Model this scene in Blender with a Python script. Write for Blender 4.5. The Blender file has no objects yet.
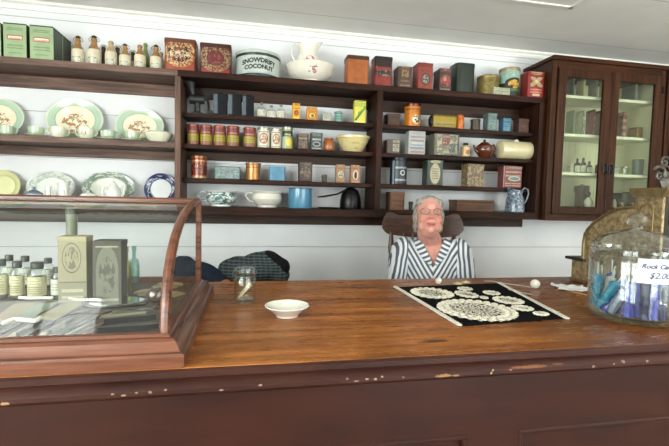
import bpy, bmesh, math, random
from mathutils import Vector, Matrix, Euler, noise as mnoise
random.seed(7)
sc = bpy.context.scene
COL = sc.collection
PI = math.pi
R = math.radians

# ------------------------------------------------------------------ camera
CZ = 1.261                       # eye height of the camera
F_PX, YAW, PITCH, ROLL = 421.0, 0.19254, 0.05713, 0.02303
def cam_axes():
    f = Vector((math.sin(YAW)*math.cos(PITCH), math.cos(YAW)*math.cos(PITCH), -math.sin(PITCH)))
    r0 = Vector((math.cos(YAW), -math.sin(YAW), 0)); u0 = r0.cross(f)
    return (math.cos(ROLL)*r0 + math.sin(ROLL)*u0, -math.sin(ROLL)*r0 + math.cos(ROLL)*u0, f)
RX, UX, FX = cam_axes()
cam_d = bpy.data.cameras.new('camera'); cam = bpy.data.objects.new('camera', cam_d); COL.objects.link(cam)
cam_d.sensor_width = 36; cam_d.lens = F_PX/669*36; cam_d.clip_start = .02
cam.matrix_world = Matrix(((RX.x, UX.x, -FX.x, 0), (RX.y, UX.y, -FX.y, 0), (RX.z, UX.z, -FX.z, CZ), (0, 0, 0, 1)))
sc.camera = cam
def ray(px, py): return FX + RX*((px-334.5)/F_PX) - UX*((py-223)/F_PX)
def at(px, py, Y):               # point of a sight line at depth Y -> (X, Z)
    d = ray(px, py); k = Y/d.y; return d.x*k, d.z*k + CZ
def on(px, py, Z):               # point of a sight line on a level surface -> (X, Y)
    d = ray(px, py); k = (Z-CZ)/d.z; return d.x*k, d.y*k

# ------------------------------------------------------------------ materials
def lin(c):
    if isinstance(c, str):
        c = [int(c[i:i+2], 16)/255 for i in (0, 2, 4)]
    return tuple((x/12.92 if x <= .04045 else ((x+.055)/1.055)**2.4) for x in c) + (1,)
class NT:
    def __init__(s, name):
        s.m = bpy.data.materials.new(name); s.m.use_nodes = True
        s.t = s.m.node_tree; s.t.nodes.clear()
        s.out = s.n('ShaderNodeOutputMaterial'); s.tc = s.n('ShaderNodeTexCoord')
        s._sep = {}
    def n(s, t, **k):
        x = s.t.nodes.new(t)
        for a, v in k.items(): setattr(x, a, v)
        return x
    def put(s, sock, v):
        if isinstance(v, bpy.types.NodeSocket): s.t.links.new(v, sock)
        else: sock.default_value = v
    def ma(s, op, a, b=None, c=None):
        x = s.n('ShaderNodeMath', operation=op); s.put(x.inputs[0], a)
        if b is not None: s.put(x.inputs[1], b)
        if c is not None: s.put(x.inputs[2], c)
        return x.outputs[0]
    def sep(s, kind):
        if kind not in s._sep:
            x = s.n('ShaderNodeSeparateXYZ'); s.t.links.new(s.tc.outputs[kind], x.inputs[0]); s._sep[kind] = x.outputs
        return s._sep[kind]
    def noise(s, scale, vec=None, detail=3, stretch=None, kind='Object', rough=.55):
        x = s.n('ShaderNodeTexNoise'); x.inputs['Scale'].default_value = scale; x.inputs['Detail'].default_value = detail
        x.inputs['Roughness'].default_value = rough
        v = s.tc.outputs[kind]
        if stretch:
            mp = s.n('ShaderNodeMapping'); mp.inputs['Scale'].default_value = stretch; s.t.links.new(v, mp.inputs[0]); v = mp.outputs[0]
        s.t.links.new(v, x.inputs['Vector']); return x.outputs['Fac']
    def mix(s, fac, a, b, blend='MIX'):
        x = s.n('ShaderNodeMix', data_type='RGBA', blend_type=blend); s.put(x.inputs[0], fac); s.put(x.inputs[6], a); s.put(x.inputs[7], b)
        return x.outputs[2]
    def smooth(s, v, a, b):
        x = s.n('ShaderNodeMapRange', interpolation_type='SMOOTHSTEP'); s.put(x.inputs[0], v)
        x.inputs[1].default_value = a; x.inputs[2].default_value = b; return x.outputs[0]
    def rect(s, u, v, x0, z0, x1, z1):
        return s.ma('MULTIPLY', s.ma('MULTIPLY', s.ma('GREATER_THAN', u, x0), s.ma('LESS_THAN', u, x1)),
                    s.ma('MULTIPLY', s.ma('GREATER_THAN', v, z0), s.ma('LESS_THAN', v, z1)))
    def edist(s, u, v, cx, cz, rx, rz):
        a = s.ma('DIVIDE', s.ma('SUBTRACT', u, cx), rx); b = s.ma('DIVIDE', s.ma('SUBTRACT', v, cz), rz)
        return s.ma('SQRT', s.ma('ADD', s.ma('MULTIPLY', a, a), s.ma('MULTIPLY', b, b)))
    def bsdf(s, col, rough=.5, metal=0, spec=.5, bump=None, bd=.002, coat=0):
        b = s.n('ShaderNodeBsdfPrincipled'); s.put(b.inputs['Base Color'], col); s.put(b.inputs['Roughness'], rough)
        s.put(b.inputs['Metallic'], metal); b.inputs['Specular IOR Level'].default_value = spec; b.inputs['Coat Weight'].default_value = coat
        b.inputs['Coat Roughness'].default_value = .1
        if bump is not None:
            k = s.n('ShaderNodeBump'); k.inputs['Strength'].default_value = .6; k.inputs['Distance'].default_value = bd
            s.put(k.inputs['Height'], bump); s.t.links.new(k.outputs[0], b.inputs['Normal'])
        s.t.links.new(b.outputs[0], s.out.inputs[0]); return b
MATS = {}
def mat(name, col, rough=.5, metal=0, layers=(), spec=.5, wear=.25, wscale=30, coat=0, front=None, bump=False):
    """paint with printed shapes: every layer is a shape in the part's own 0..1 front coordinates"""
    if name in MATS: return MATS[name]
    t = NT(name); g = t.sep('Generated'); u, w, dp = g[0], g[2], g[1]
    c = lin(col)
    for L in layers:
        k = L[0]
        if k == 'rect': f = t.rect(u, w, *L[1:5]); lc = L[5]
        elif k == 'ell': f = t.ma('LESS_THAN', t.edist(u, w, *L[1:5]), 1.0); lc = L[5]
        elif k == 'ring':
            e = t.edist(u, w, *L[1:5]); f = t.ma('MULTIPLY', t.ma('LESS_THAN', e, 1.0), t.ma('GREATER_THAN', e, 1-L[5])); lc = L[6]
        elif k == 'text':            # rows of small illegible print
            rows = t.ma('GREATER_THAN', t.ma('SINE', t.ma('MULTIPLY', t.ma('SUBTRACT', w, L[2]), 2*PI*L[5]/(L[4]-L[2]))), .1)
            nz = t.ma('GREATER_THAN', t.noise(40, stretch=(9, 1, 4), kind='Generated', detail=1), .47)
            f = t.ma('MULTIPLY', t.rect(u, w, *L[1:5]), t.ma('MULTIPLY', rows, nz)); lc = L[6]
        elif k == 'blot':            # printed scrolls and flowers
            f = t.ma('MULTIPLY', t.rect(u, w, *L[1:5]), t.ma('GREATER_THAN', t.noise(L[5], kind='Generated', detail=4, rough=.7), L[6])); lc = L[7]
        elif k == 'eblot':
            f = t.ma('MULTIPLY', t.ma('LESS_THAN', t.edist(u, w, *L[1:5]), 1.0), t.ma('GREATER_THAN', t.noise(L[5], kind='Generated', detail=4, rough=.7), L[6])); lc = L[7]
        elif k == 'rblot':           # scrolls round a ring
            e = t.edist(u, w, *L[1:5]); f = t.ma('MULTIPLY', t.ma('MULTIPLY', t.ma('LESS_THAN', e, 1.0), t.ma('GREATER_THAN', e, 1-L[5])),
                       t.ma('GREATER_THAN', t.noise(L[6], kind='Generated', detail=4, rough=.7), L[7])); lc = L[8]
        elif k == 'diag':
            f = t.ma('MULTIPLY', t.rect(u, w, *L[1:5]), t.ma('LESS_THAN', t.ma('ABSOLUTE', t.ma('SUBTRACT', w, t.ma('MULTIPLY_ADD', u, L[5], L[6]))), L[7])); lc = L[8]
        elif k == 'allblot':
            f = t.ma('GREATER_THAN', t.noise(L[1], kind='Object', detail=4, rough=.65), L[2]); lc = L[3]
            c = t.mix(f, c, lin(lc)); continue
        if front: f = t.ma('MULTIPLY', f, t.ma('LESS_THAN', dp, front))
        c = t.mix(f, c, lin(lc))
    if wear:
        nz = t.smooth(t.noise(wscale, detail=4), .3, .7)
        k = t.n('ShaderNodeMix', data_type='RGBA', blend_type='MULTIPLY'); k.inputs[0].default_value = 1
        t.put(k.inputs[6], c); gr = t.n('ShaderNodeMapRange'); t.put(gr.inputs[0], nz); gr.inputs[3].default_value = 1-wear; gr.inputs[4].default_value = 1.0
        cc = t.n('ShaderNodeCombineColor'); [t.t.links.new(gr.outputs[0], cc.inputs[i]) for i in range(3)]
        t.t.links.new(cc.outputs[0], k.inputs[7]); c = k.outputs[2]
    t.bsdf(c, rough, metal, spec, coat=coat, bump=t.noise(wscale*3, detail=3) if bump else None, bd=.004)
    MATS[name] = t.m; return t.m
def wood(name, dark, light, axis='x', rough=.5, scale=1.0, seams=None, bump=.0015, knots=False, chips=None, spec=.4, coat=0):
    t = NT(name); st = {'x': (1.2, 22, 22), 'y': (22, 1.2, 22), 'z': (22, 22, 1.2)}[axis]
    g1 = t.noise(2.2*scale, stretch=st, detail=6, rough=.65); g2 = t.noise(3*scale, detail=3)
    c = t.mix(t.smooth(g1, .3, .72), lin(dark), lin(light))
    c = t.mix(t.ma('MULTIPLY', t.smooth(g2, .4, .75), .45), c, lin(dark))
    h = g1
    if knots:
        v = t.n('ShaderNodeTexVoronoi'); v.inputs['Scale'].default_value = 5; mp = t.n('ShaderNodeMapping'); mp.inputs['Scale'].default_value = (1, 1, 2.2)
        t.t.links.new(t.tc.outputs['Object'], mp.inputs[0]); t.t.links.new(mp.outputs[0], v.inputs['Vector'])
        c = t.mix(t.ma('MULTIPLY', t.smooth(v.outputs['Distance'], .1, .03), .8), c, lin('1c100a'))
    if seams:                        # board joints at set places across the grain
        s_ = t.sep('Object')[{'x': 1, 'y': 0, 'z': 0}[axis]]
        for q in seams:
            f = t.ma('LESS_THAN', t.ma('ABSOLUTE', t.ma('SUBTRACT', s_, q)), .0016); c = t.mix(f, c, lin('1a0f08'))
    if chips:                        # places where the paint has come away, each with its own outline
        o = t.sep('Object'); wob = t.ma('MULTIPLY', t.ma('SUBTRACT', t.noise(60, detail=4, rough=.8), .5), 2.2)
        for (cx, cz, rx, rz, cc) in chips:
            f = t.ma('LESS_THAN', t.ma('ADD', t.edist(o[0], o[2], cx, cz, rx, rz), wob), 1.0); c = t.mix(f, c, lin(cc))
    t.bsdf(c, t.ma('MULTIPLY_ADD', g1, .2, rough-.1), 0, spec, bump=h, bd=bump, coat=coat); MATS[name] = t.m; return t.m
def glass(name, tint='ffffff', base=.05, edge=.6, power=3.0, haze=.0, rough=.02, hazecol='ffffff'):
    t = NT(name); lw = t.n('ShaderNodeLayerWeight'); lw.inputs[0].default_value = .5
    fac = t.ma('MULTIPLY_ADD', t.ma('POWER', lw.outputs['Facing'], power), edge, base)
    tr = t.n('ShaderNodeBsdfTransparent'); tr.inputs[0].default_value = lin(tint)
    gl = t.n('ShaderNodeBsdfGlossy'); gl.inputs['Roughness'].default_value = rough
    m = t.n('ShaderNodeMixShader'); t.put(m.inputs[0], fac); t.t.links.new(tr.outputs[0], m.inputs[1]); t.t.links.new(gl.outputs[0], m.inputs[2])
    res = m.outputs[0]
    if haze:
        df = t.n('ShaderNodeBsdfDiffuse'); df.inputs[0].default_value = lin(hazecol)
        m2 = t.n('ShaderNodeMixShader'); m2.inputs[0].default_value = haze; t.t.links.new(res, m2.inputs[1]); t.t.links.new(df.outputs[0], m2.inputs[2]); res = m2.outputs[0]
    t.t.links.new(res, t.out.inputs[0]); MATS[name] = t.m; return t.m

# ------------------------------------------------------------------ mesh building
class MB:
    def __init__(s): s.bm = bmesh.new()
    def _merge(s, tmp, M=None, mi=0):
        if M is not None: bmesh.ops.transform(tmp, matrix=M, verts=tmp.verts)
        for f in tmp.faces: f.material_index = mi
        me = bpy.data.meshes.new('tmp'); tmp.to_mesh(me); tmp.free()
        s.bm.from_mesh(me); bpy.data.meshes.remove(me); return s
    def box(s, x0, x1, y0, y1, z0, z1, bev=0, seg=1, M=None, mi=0, vertical=False):
        t = bmesh.new(); bmesh.ops.create_cube(t, size=1)
        for v in t.verts: v.co = Vector(((x0+x1)/2+v.co.x*(x1-x0), (y0+y1)/2+v.co.y*(y1-y0), (z0+z1)/2+v.co.z*(z1-z0)))
        if bev:
            ed = [e for e in t.edges if (not vertical) or abs((e.verts[0].co-e.verts[1].co).normalized().z) > .9]
            bmesh.ops.bevel(t, geom=ed, offset=bev, segments=seg, profile=.5, affect='EDGES')
        return s._merge(t, M, mi)
    def lathe(s, prof, c=(0, 0, 0), n=24, M=None, mi=0, sx=1, sy=1, a0=0, a1=2*PI):
        t = bmesh.new(); full = abs(a1-a0-2*PI) < 1e-6; rings = []
        m = n if full else n+1
        for (r, z) in prof:
            if r < 1e-6: rings.append([t.verts.new((c[0], c[1], c[2]+z))])
            else: rings.append([t.verts.new((c[0]+r*sx*math.cos(a0+(a1-a0)*i/n), c[1]+r*sy*math.sin(a0+(a1-a0)*i/n), c[2]+z)) for i in range(m)])
        for A, B in zip(rings, rings[1:]):
            for i in range(n):
                j = (i+1) % m
                if not full and i == n: continue
                if len(A) == 1 and len(B) == 1: continue
                if len(A) == 1: t.faces.new((A[0], B[j], B[i]))
                elif len(B) == 1: t.faces.new((A[i], A[j], B[0]))
                else: t.faces.new((A[i], A[j], B[j], B[i]))
        bmesh.ops.recalc_face_normals(t, faces=t.faces)
        return s._merge(t, M, mi)
    def tube(s, pts, rad, n=8, mi=0, cap=True, M=None, flat=1.0):
        pts = [Vector(p) for p in pts]; k = len(pts)
        if not isinstance(rad, (list, tuple)): rad = [rad]*k
        t = bmesh.new(); rings = []; up = None
        for i, p in enumerate(pts):
            d = (pts[min(i+1, k-1)]-pts[max(i-1, 0)]).normalized()
            if up is None: up = Vector((0, 0, 1)) if abs(d.z) < .9 else Vector((1, 0, 0))
            a = d.cross(up)
            if a.length < 1e-4: a = d.orthogonal()
            a.normalize(); b = a.cross(d).normalized(); up = b
            rings.append([t.verts.new(p + a*math.cos(2*PI*j/n)*rad[i] + b*math.sin(2*PI*j/n)*rad[i]*flat) for j in range(n)])
        for A, B in zip(rings, rings[1:]):
            for j in range(n): t.faces.new((A[j], A[(j+1) % n], B[(j+1) % n], B[j]))
        if cap: t.faces.new(rings[0][::-1]); t.faces.new(rings[-1])
        bmesh.ops.recalc_face_normals(t, faces=t.faces)
        return s._merge(t, M, mi)
    def ell(s, c, r, M=None, mi=0, n=20, rot=None):
        t = bmesh.new(); bmesh.ops.create_uvsphere(t, u_segments=n, v_segments=max(6, n*2//3), radius=1)
        r = (r, r, r) if not isinstance(r, (tuple, list)) else r
        X = Matrix.Diagonal((*r, 1))
        if rot: X = Euler(rot).to_matrix().to_4x4() @ X
        bmesh.ops.transform(t, matrix=Matrix.Translation(c) @ X, verts=t.verts)
        return s._merge(t, M, mi)
    def prism(s, poly, axis, a0, a1, M=None, mi=0, bev=0):
        """outline poly in the plane across `axis`, drawn out from a0 to a1"""
        t = bmesh.new()
        P = {'x': lambda q, a: (a, q[0], q[1]), 'y': lambda q, a: (q[0], a, q[1]), 'z': lambda q, a: (q[0], q[1], a)}[axis]
        A = [t.verts.new(P(q, a0)) for q in poly]; B = [t.verts.new(P(q, a1)) for q in poly]; n = len(poly)
        for i in range(n): t.faces.new((A[i], A[(i+1) % n], B[(i+1) % n], B[i]))
        t.faces.new(A[::-1]); t.faces.new(B)
        bmesh.ops.recalc_face_normals(t, faces=t.faces)
        if bev: bmesh.ops.bevel(t, geom=list(t.edges), offset=bev, segments=1, affect='EDGES')
        return s._merge(t, M, mi)
    def sheet(s, rows, mi=0, M=None):
        t = bmesh.new(); V = [[t.verts.new(p) for p in r] for r in rows]
        for A, B in zip(V, V[1:]):
            for i in range(len(A)-1): t.faces.new((A[i], A[i+1], B[i+1], B[i]))
        return s._merge(t, M, mi)
    def add_mesh(s, me, M=None, mi=0):
        t = bmesh.new(); t.from_mesh(me); return s._merge(t, M, mi)
    def mesh(s, name, mats, angle=35, smooth=True):
        me = bpy.data.meshes.new(name); s.bm.to_mesh(me); s.bm.free()
        for m in (mats if isinstance(mats, (list, tuple)) else [mats]): me.materials.append(m)
        if smooth and len(me.polygons):
            me.polygons.foreach_set('use_smooth', [True]*len(me.polygons)); me.set_sharp_from_angle(angle=R(angle))
        return me
def tag(o, label=None, cat=None, group=None, kind=None):
    if label: o['label'] = label
    if cat: o['category'] = cat
    if group: o['group'] = group
    if kind: o['kind'] = kind
    return o
def link(o, parent=None, loc=(0, 0, 0), rot=(0, 0, 0)):
    COL.objects.link(o); o.location = loc; o.rotation_euler = rot
    if parent: o.parent = parent
    return o
def thing(name, label, cat, loc=(0, 0, 0), rot=(0, 0, 0), group=None):
    o = bpy.data.objects.new(name, None); o.empty_display_size = .05
    return tag(link(o, None, loc, rot), label, cat, group)
def part(mb, name, m, parent, label=None, angle=35, loc=(0, 0, 0), rot=(0, 0, 0)):
    return tag(link(bpy.data.objects.new(name, mb.mesh(name, m, angle)), parent, loc, rot), label)
def single(mb, name, m, label, cat, loc=(0, 0, 0), rot=(0, 0, 0), group=None, angle=35):
    return tag(link(bpy.data.objects.new(name, mb.mesh(name, m, angle)), None, loc, rot), label, cat, group)
def struct(mb, name, m, angle=30):
    return tag(link(bpy.data.objects.new(name, mb.mesh(name, m, angle))), kind='structure')
def dup(root, loc, label, rot=None):
    r = root.copy(); COL.objects.link(r); r.location = loc; r['label'] = label
    if rot: r.rotation_euler = rot
    for ch in list(root.children):
        c = ch.copy(); COL.objects.link(c); c.parent = r
        for g in ch.children:
            d = g.copy(); COL.objects.link(d); d.parent = c
    return r
def evaluated(mb, mods):
    """mesh after modifiers: (type, {settings}) in order"""
    me = mb.mesh('tmp', [], smooth=False); o = bpy.data.objects.new('tmp', me); COL.objects.link(o)
    for t, kw in mods:
        m = o.modifiers.new(t, t)
        for k, v in kw.items(): setattr(m, k, v)
    dg = bpy.context.evaluated_depsgraph_get(); dg.update()
    out = bpy.data.meshes.new_from_object(o.evaluated_get(dg)); bpy.data.objects.remove(o); bpy.data.meshes.remove(me); return out
def remesh(mb, voxel, it=6, fac=.5):
    return evaluated(mb, [('REMESH', dict(mode='VOXEL', voxel_size=voxel)), ('SMOOTH', dict(factor=fac, iterations=it))])
def text_mesh(s, size, shear=0, depth=.0004, bold=0):
    cu = bpy.data.curves.new('t', 'FONT'); cu.body = s; cu.size = size; cu.align_x = 'CENTER'; cu.align_y = 'CENTER'; cu.extrude = depth; cu.shear = shear; cu.offset = bold
    cu.resolution_u = 4
    o = bpy.data.objects.new('t', cu); COL.objects.link(o); dg = bpy.context.evaluated_depsgraph_get(); dg.update()
    me = bpy.data.meshes.new_from_object(o.evaluated_get(dg)); bpy.data.objects.remove(o); bpy.data.curves.remove(cu); return me
# ------------------------------------------------------------------ shared materials
M_shelf = wood('dark_stained_wood', '180c06', '41241a', 'x', .5, 1.0, spec=.14)
M_shelfz = wood('dark_stained_upright', '180c06', '41241a', 'z', .5, 1.0, spec=.14)
M_rail = wood('knotty_rail_wood', '20130c', '4a2f21', 'x', .5, 1.0, knots=True, spec=.3)
M_cab = wood('brown_cabinet_wood', '241108', '4e2c17', 'z', .42, 1.0, spec=.16)
M_cabx = wood('brown_cabinet_wood_across', '241108', '4e2c17', 'x', .42, 1.0, spec=.16)
M_black = mat('black_iron', '08080a', .3, 0, wear=.2, spec=.3)
M_white_china = mat('white_china', 'e8e6dc', .18, wear=.04, coat=.4)
M_brass = mat('dull_brass', '9a7a42', .35, .85, wear=.35, wscale=60)
M_dark = mat('dark_lid', '201a18', .45, .3, wear=.3)
M_clear = glass('clear_glass', 'f8fcfb', .05, .45, 2.8)
M_pane = glass('window_pane', 'f6faf4', .035, .5, 4)

# ------------------------------------------------------------------ room shell
XL, XR, YF, YB, ZC = -2.7, 4.3, -1.7, 2.83, 2.366
def board_mat(name, col, seam, axis, pitch, off, rough=.6, width=.004, dark='9a9a90'):
    t = NT(name); o = t.sep('Object')[axis]
    fr = t.ma('FRACT', t.ma('DIVIDE', t.ma('SUBTRACT', o, off), pitch))
    f = t.ma('LESS_THAN', fr, width/pitch)
    n = t.noise(3, detail=4); c = t.mix(t.smooth(n, .3, .7), lin(col), lin(seam)); c = t.mix(t.ma('MULTIPLY', f, .8), c, lin(dark))
    t.bsdf(c, rough, 0, .3, bump=t.ma('ADD', t.ma('MULTIPLY', f, -3.0), t.ma('MULTIPLY', t.noise(2.5, stretch=(1, 6, 12)), .5)), bd=.002); return t.m
M_wall = board_mat('white_painted_planks', 'e3e4e6', 'dcdde0', 2, .27, .93-.27*2)
M_ceil = board_mat('grey_painted_ceiling_boards', 'e8e7e3', 'e1e0dc', 1, .62, 2.83-.62*5-.25, .55, .005, '8f8e88')
M_wallp = mat('plain_painted_wall', 'e6e2d8', .7, wear=.08, wscale=3)
M_trim = mat('white_trim_paint', 'ecebe4', .45, wear=.06, wscale=8)
M_floor = wood('floorboards', '77695c', 'a3948a', 'y', .45, .6, seams=[-2.2+.14*i for i in range(44)])
struct(MB().box(XL-.1, XR+.1, YF-.1, YB+.1, -.1, 0), 'floor', M_floor)
struct(MB().box(XL-.1, XR+.1, YF-.1, YB+.1, ZC, ZC+.1), 'ceiling', M_ceil)
struct(MB().box(XL-.1, XR+.1, YB, YB+.1, 0, ZC), 'wall_back', M_wall)
struct(MB().box(XR, XR+.1, YF, YB, 0, ZC), 'wall_right', M_wallp)
def wall_with_holes(axis, pos, th, a0, a1, holes):
    mb = MB(); cuts = sorted(holes); a = a0
    def bx(p, q, z0, z1):
        if q-p < 1e-4 or z1-z0 < 1e-4: return
        mb.box(*((p, q, pos-th, pos) if axis == 'x' else (pos-th, pos, p, q)), z0, z1)
    for (h0, h1, z0, z1) in cuts:
        bx(a, h0, 0, ZC); bx(h0, h1, 0, z0); bx(h0, h1, z1, ZC); a = h1
    bx(a, a1, 0, ZC); return mb
HOLES_F = [(-2.55, -1.15, .78, 2.2), (.9, 1.75, 0.02, 2.1), (2.2, 3.9, .78, 2.2)]
struct(wall_with_holes('x', YF, .1, XL-.1, XR+.1, HOLES_F), 'wall_front', M_wallp)
HOLES_L = [(-1.5, .3, .8, 2.2)]
struct(wall_with_holes('y', XL, .1, YF, YB, HOLES_L), 'wall_left', M_wallp)
def window_frame(name, axis, pos, h, cols, rows):
    mb = MB(); a0, a1, z0, z1 = h; w = .05
    def bx(p, q, r, s): mb.box(*((p, q, pos-.07, pos-.02) if axis == 'x' else (pos-.07, pos-.02, p, q)), r, s)
    bx(a0, a0+w, z0, z1); bx(a1-w, a1, z0, z1); bx(a0+w, a1-w, z0, z0+w); bx(a0+w, a1-w, z1-w, z1)
    for i in range(1, cols):
        x = a0+(a1-a0)*i/cols; bx(x-.015, x+.015, z0+w, z1-w)
    for j in range(1, rows):
        z = z0+(z1-z0)*j/rows; bx(a0+w, a1-w, z-.014, z+.014)
    o = struct(mb, name, M_trim)
    g = MB().box(*((a0+.05, a1-.05, pos-.05, pos-.046) if axis == 'x' else (pos-.05, pos-.046, a0+.05, a1-.05)), z0+.05, z1-.05)
    part(g, 'window_pane', M_pane, o)
window_frame('window_1', 'x', YF, HOLES_F[0], 3, 2); window_frame('window_2', 'x', YF, HOLES_F[2], 3, 2); window_frame('window_3', 'y', XL, HOLES_L[0], 2, 2)
window_frame('door_1', 'x', YF, HOLES_F[1], 1, 3)
# crown strip where the back wall meets the ceiling, and the edge of a hatch in the ceiling
struct(MB().prism([(YB, ZC), (YB-.035, ZC), (YB-.035, ZC-.012), (YB-.02, ZC-.02), (YB-.012, ZC-.045), (YB, ZC-.045)], 'x', XL, XR), 'trim_1', M_trim)
def on_ceiling(px, py): d = ray(px, py); k = (ZC-CZ)/d.z; return d.x*k, d.y*k
hx, hy = on_ceiling(571, 8)
struct(MB().box(hx-1.1, hx, hy-.02, hy, ZC-.006, ZC).box(hx-.02, hx, hy-1.0, hy, ZC-.006, ZC), 'trim_2', M_trim)
struct(MB().box(XL, XR, YB-.02, YB, 0, .14), 'baseboard_back', M_trim)

# ------------------------------------------------------------------ wall shelving
Z_TOP, Z_A, Z_B, Z_C, Z_D, Z_L = 1.979, 1.751, 1.567, 1.366, 1.198, 1.567
YS = 2.58
sh = thing('wall_shelving', 'long dark wooden wall shelving holding the tins, crockery and canisters', 'shelf', (.3, YB, 1.08))
sh_loc = Vector((.3, YB, 1.08))
def spart(x0, x1, y0, y1, z0, z1, name, m, bev=.002):
    q = MB().box(x0-.3, x1-.3, y0-YB, y1-YB, z0-1.08, z1-1.08, bev); part(q, name, m, sh)
M_weath = wood('pale_shelf_wood', '43302a', '85695b', 'x', .55, 1.0, knots=True, spec=.3); M_pale_woodz = wood('pale_upright', '432e24', '7c5c4b', 'z', .5, 1.0, spec=.3)  # paler brown wood colour for the left bay only
spart(-1.95, -.43, YS, YB, 1.942, Z_TOP, 'top_board', M_weath); spart(-.43, 1.944, YS, YB, 1.942, Z_TOP, 'top_board', M_shelf)  # M_weath is just a paler brown wood colour
for x0, x1 in ((-1.95, -1.917), (-.447, -.414), (.760, .798), (1.905, 1.944)):
    spart(x0, x1, YS+.001, YB, Z_D, 1.942, 'upright', M_pale_woodz if x0 < -.4 else M_shelfz)
spart(-1.917, -.447, YS+.005, YB, Z_L-.034, Z_L, 'shelf_board', M_weath)
for x0, x1 in ((-.414, .760), (.798, 1.905)):
    for z in (Z_A, Z_B, Z_C): spart(x0, x1, YS+.06, YB, z-.026, z, 'shelf_board', M_shelf)
spart(-1.95, 1.944, YS, YB, Z_D-.048, Z_D, 'shelf_board', M_shelf)
for x0, x1, z0, z1 in ((-1.917, -.447, 1.872, 1.942), (-.414, .76, 1.872, 1.942), (.798, 1.905, 1.866, 1.942), (-1.917, -.447, 1.478, Z_L-.034),
                       (-.414, .76, 1.489, Z_B-.026), (.798, 1.905, 1.489, Z_B-.026), (-1.95, 1.975, 1.084, Z_D-.048)):
    spart(x0, x1, YB-.022, YB, z0, z1, 'back_rail', M_weath if x1 < -.4 else M_rail)

# ------------------------------------------------------------------ glazed cabinet at the right
M_cabin = board_mat('cream_cabinet_lining', 'd0cbae', 'c8c3a6', 0, .09, 0, .6, .003, '9c9c7c')
M_cabsh = mat('cream_shelf_paint', 'e2decb', .5, wear=.05)
YC = 2.53
CAB_SH = [1.484, 1.75, 2.012]
def cabinet(x0, label, mirrored=False):
    W_ = .912
    t = thing('glazed_cabinet', label, 'cabinet', (x0, YB, 1.148))
    def P(a, b, c, d, e, f, name, m, par=t, bev=.002, lab=None):
        return part(MB().box(a, b, c-YB, d-YB, e-1.148, f-1.148, bev), name, m, par, lab)
    P(0, .02, YC+.02, YB, 1.148, 2.22, 'side_panel', M_cab); P(W_-.02, W_, YC+.02, YB, 1.148, 2.22, 'side_panel', M_cab)
    P(.02, W_-.02, YC+.02, YB, 1.148, 1.236, 'bottom_board', M_cabx); P(.02, W_-.02, YC+.02, YB, 2.16, 2.22, 'top_board', M_cabx)
    P(.02, W_-.02, YB-.014, YB-.002, 1.236, 2.16, 'back_lining', M_cabin, bev=0)
    for a, b in ((.02, .026), (W_-.026, W_-.02)): P(a, b, YC+.03, YB-.014, 1.236, 2.16, 'side_lining', M_cabin, bev=0)
    for z in CAB_SH: P(.027, W_-.027, YC+.05, YB-.015, z-.02, z, 'inner_shelf', M_cabsh)
    part(MB().prism([(YB-YB, 2.22-1.148), (YC-.012-YB, 2.22-1.148), (YC-.026-YB, 2.242-1.148), (0, 2.242-1.148)], 'x', -.012, W_+.002), 'cornice', M_cabx, t)
    P(0, .042, YC, YC+.02, 1.148, 2.22, 'face_stile', M_cab); P(W_-.034, W_, YC, YC+.02, 1.148, 2.22, 'face_stile', M_cab)
    P(.042, W_-.034, YC, YC+.02, 2.172, 2.22, 'face_rail', M_cabx); P(.042, W_-.034, YC, YC+.02, 1.148, 1.192, 'face_rail', M_cabx)
    for k, (a, b) in enumerate(((.044, .455), (.458, .875))):
        f = MB(); s0 = .062; s1 = .055; z0, z1 = 1.194, 2.17; pz0, pz1 = 1.247, 2.112
        y0, y1 = YC-.012-YB, YC+.008-YB
        f.box(a, a+s0, y0, y1, z0-1.148, z1-1.148, .002).box(b-s0, b, y0, y1, z0-1.148, z1-1.148, .002)
        f.box(a+s0, b-s0, y0, y1, z0-1.148, pz0-1.148, .002).box(a+s0, b-s0, y0, y1, pz1-1.148, z1-1.148, .002)
        d = part(f, 'door', M_cab, t)
        part(MB().box(a+s0, b-s0, YC-.003-YB, YC-YB, pz0-1.148, pz1-1.148), 'pane', M_pane, d)
        hx = b-.022 if k == 0 else a+.022
        lt = MB().box(hx-.012, hx+.012, YC-.02-YB, YC-.012-YB, 1.47-1.148, 1.54-1.148, .003); lt.tube([(hx, YC-.022-YB, .335), (hx, YC-.036-YB, .345), (hx, YC-.034-YB, .385), (hx, YC-.02-YB, .387)], .006)
        part(lt, 'latch', M_black, d, 'black iron door latch')
        for hz in (1.3, 2.05): part(MB().box(a-.004 if k == 0 else b-.006, a+.006 if k == 0 else b+.004, YC-.016-YB, YC-.011-YB, hz-1.148, hz+.05-1.148), 'hinge', M_black, d)
    return t
cabinet(1.946, 'brown wooden wall cabinet with two glazed doors right of the shelves')
cabinet(2.876, 'second glazed cabinet mostly cut off at the right edge, beyond the first')

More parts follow.
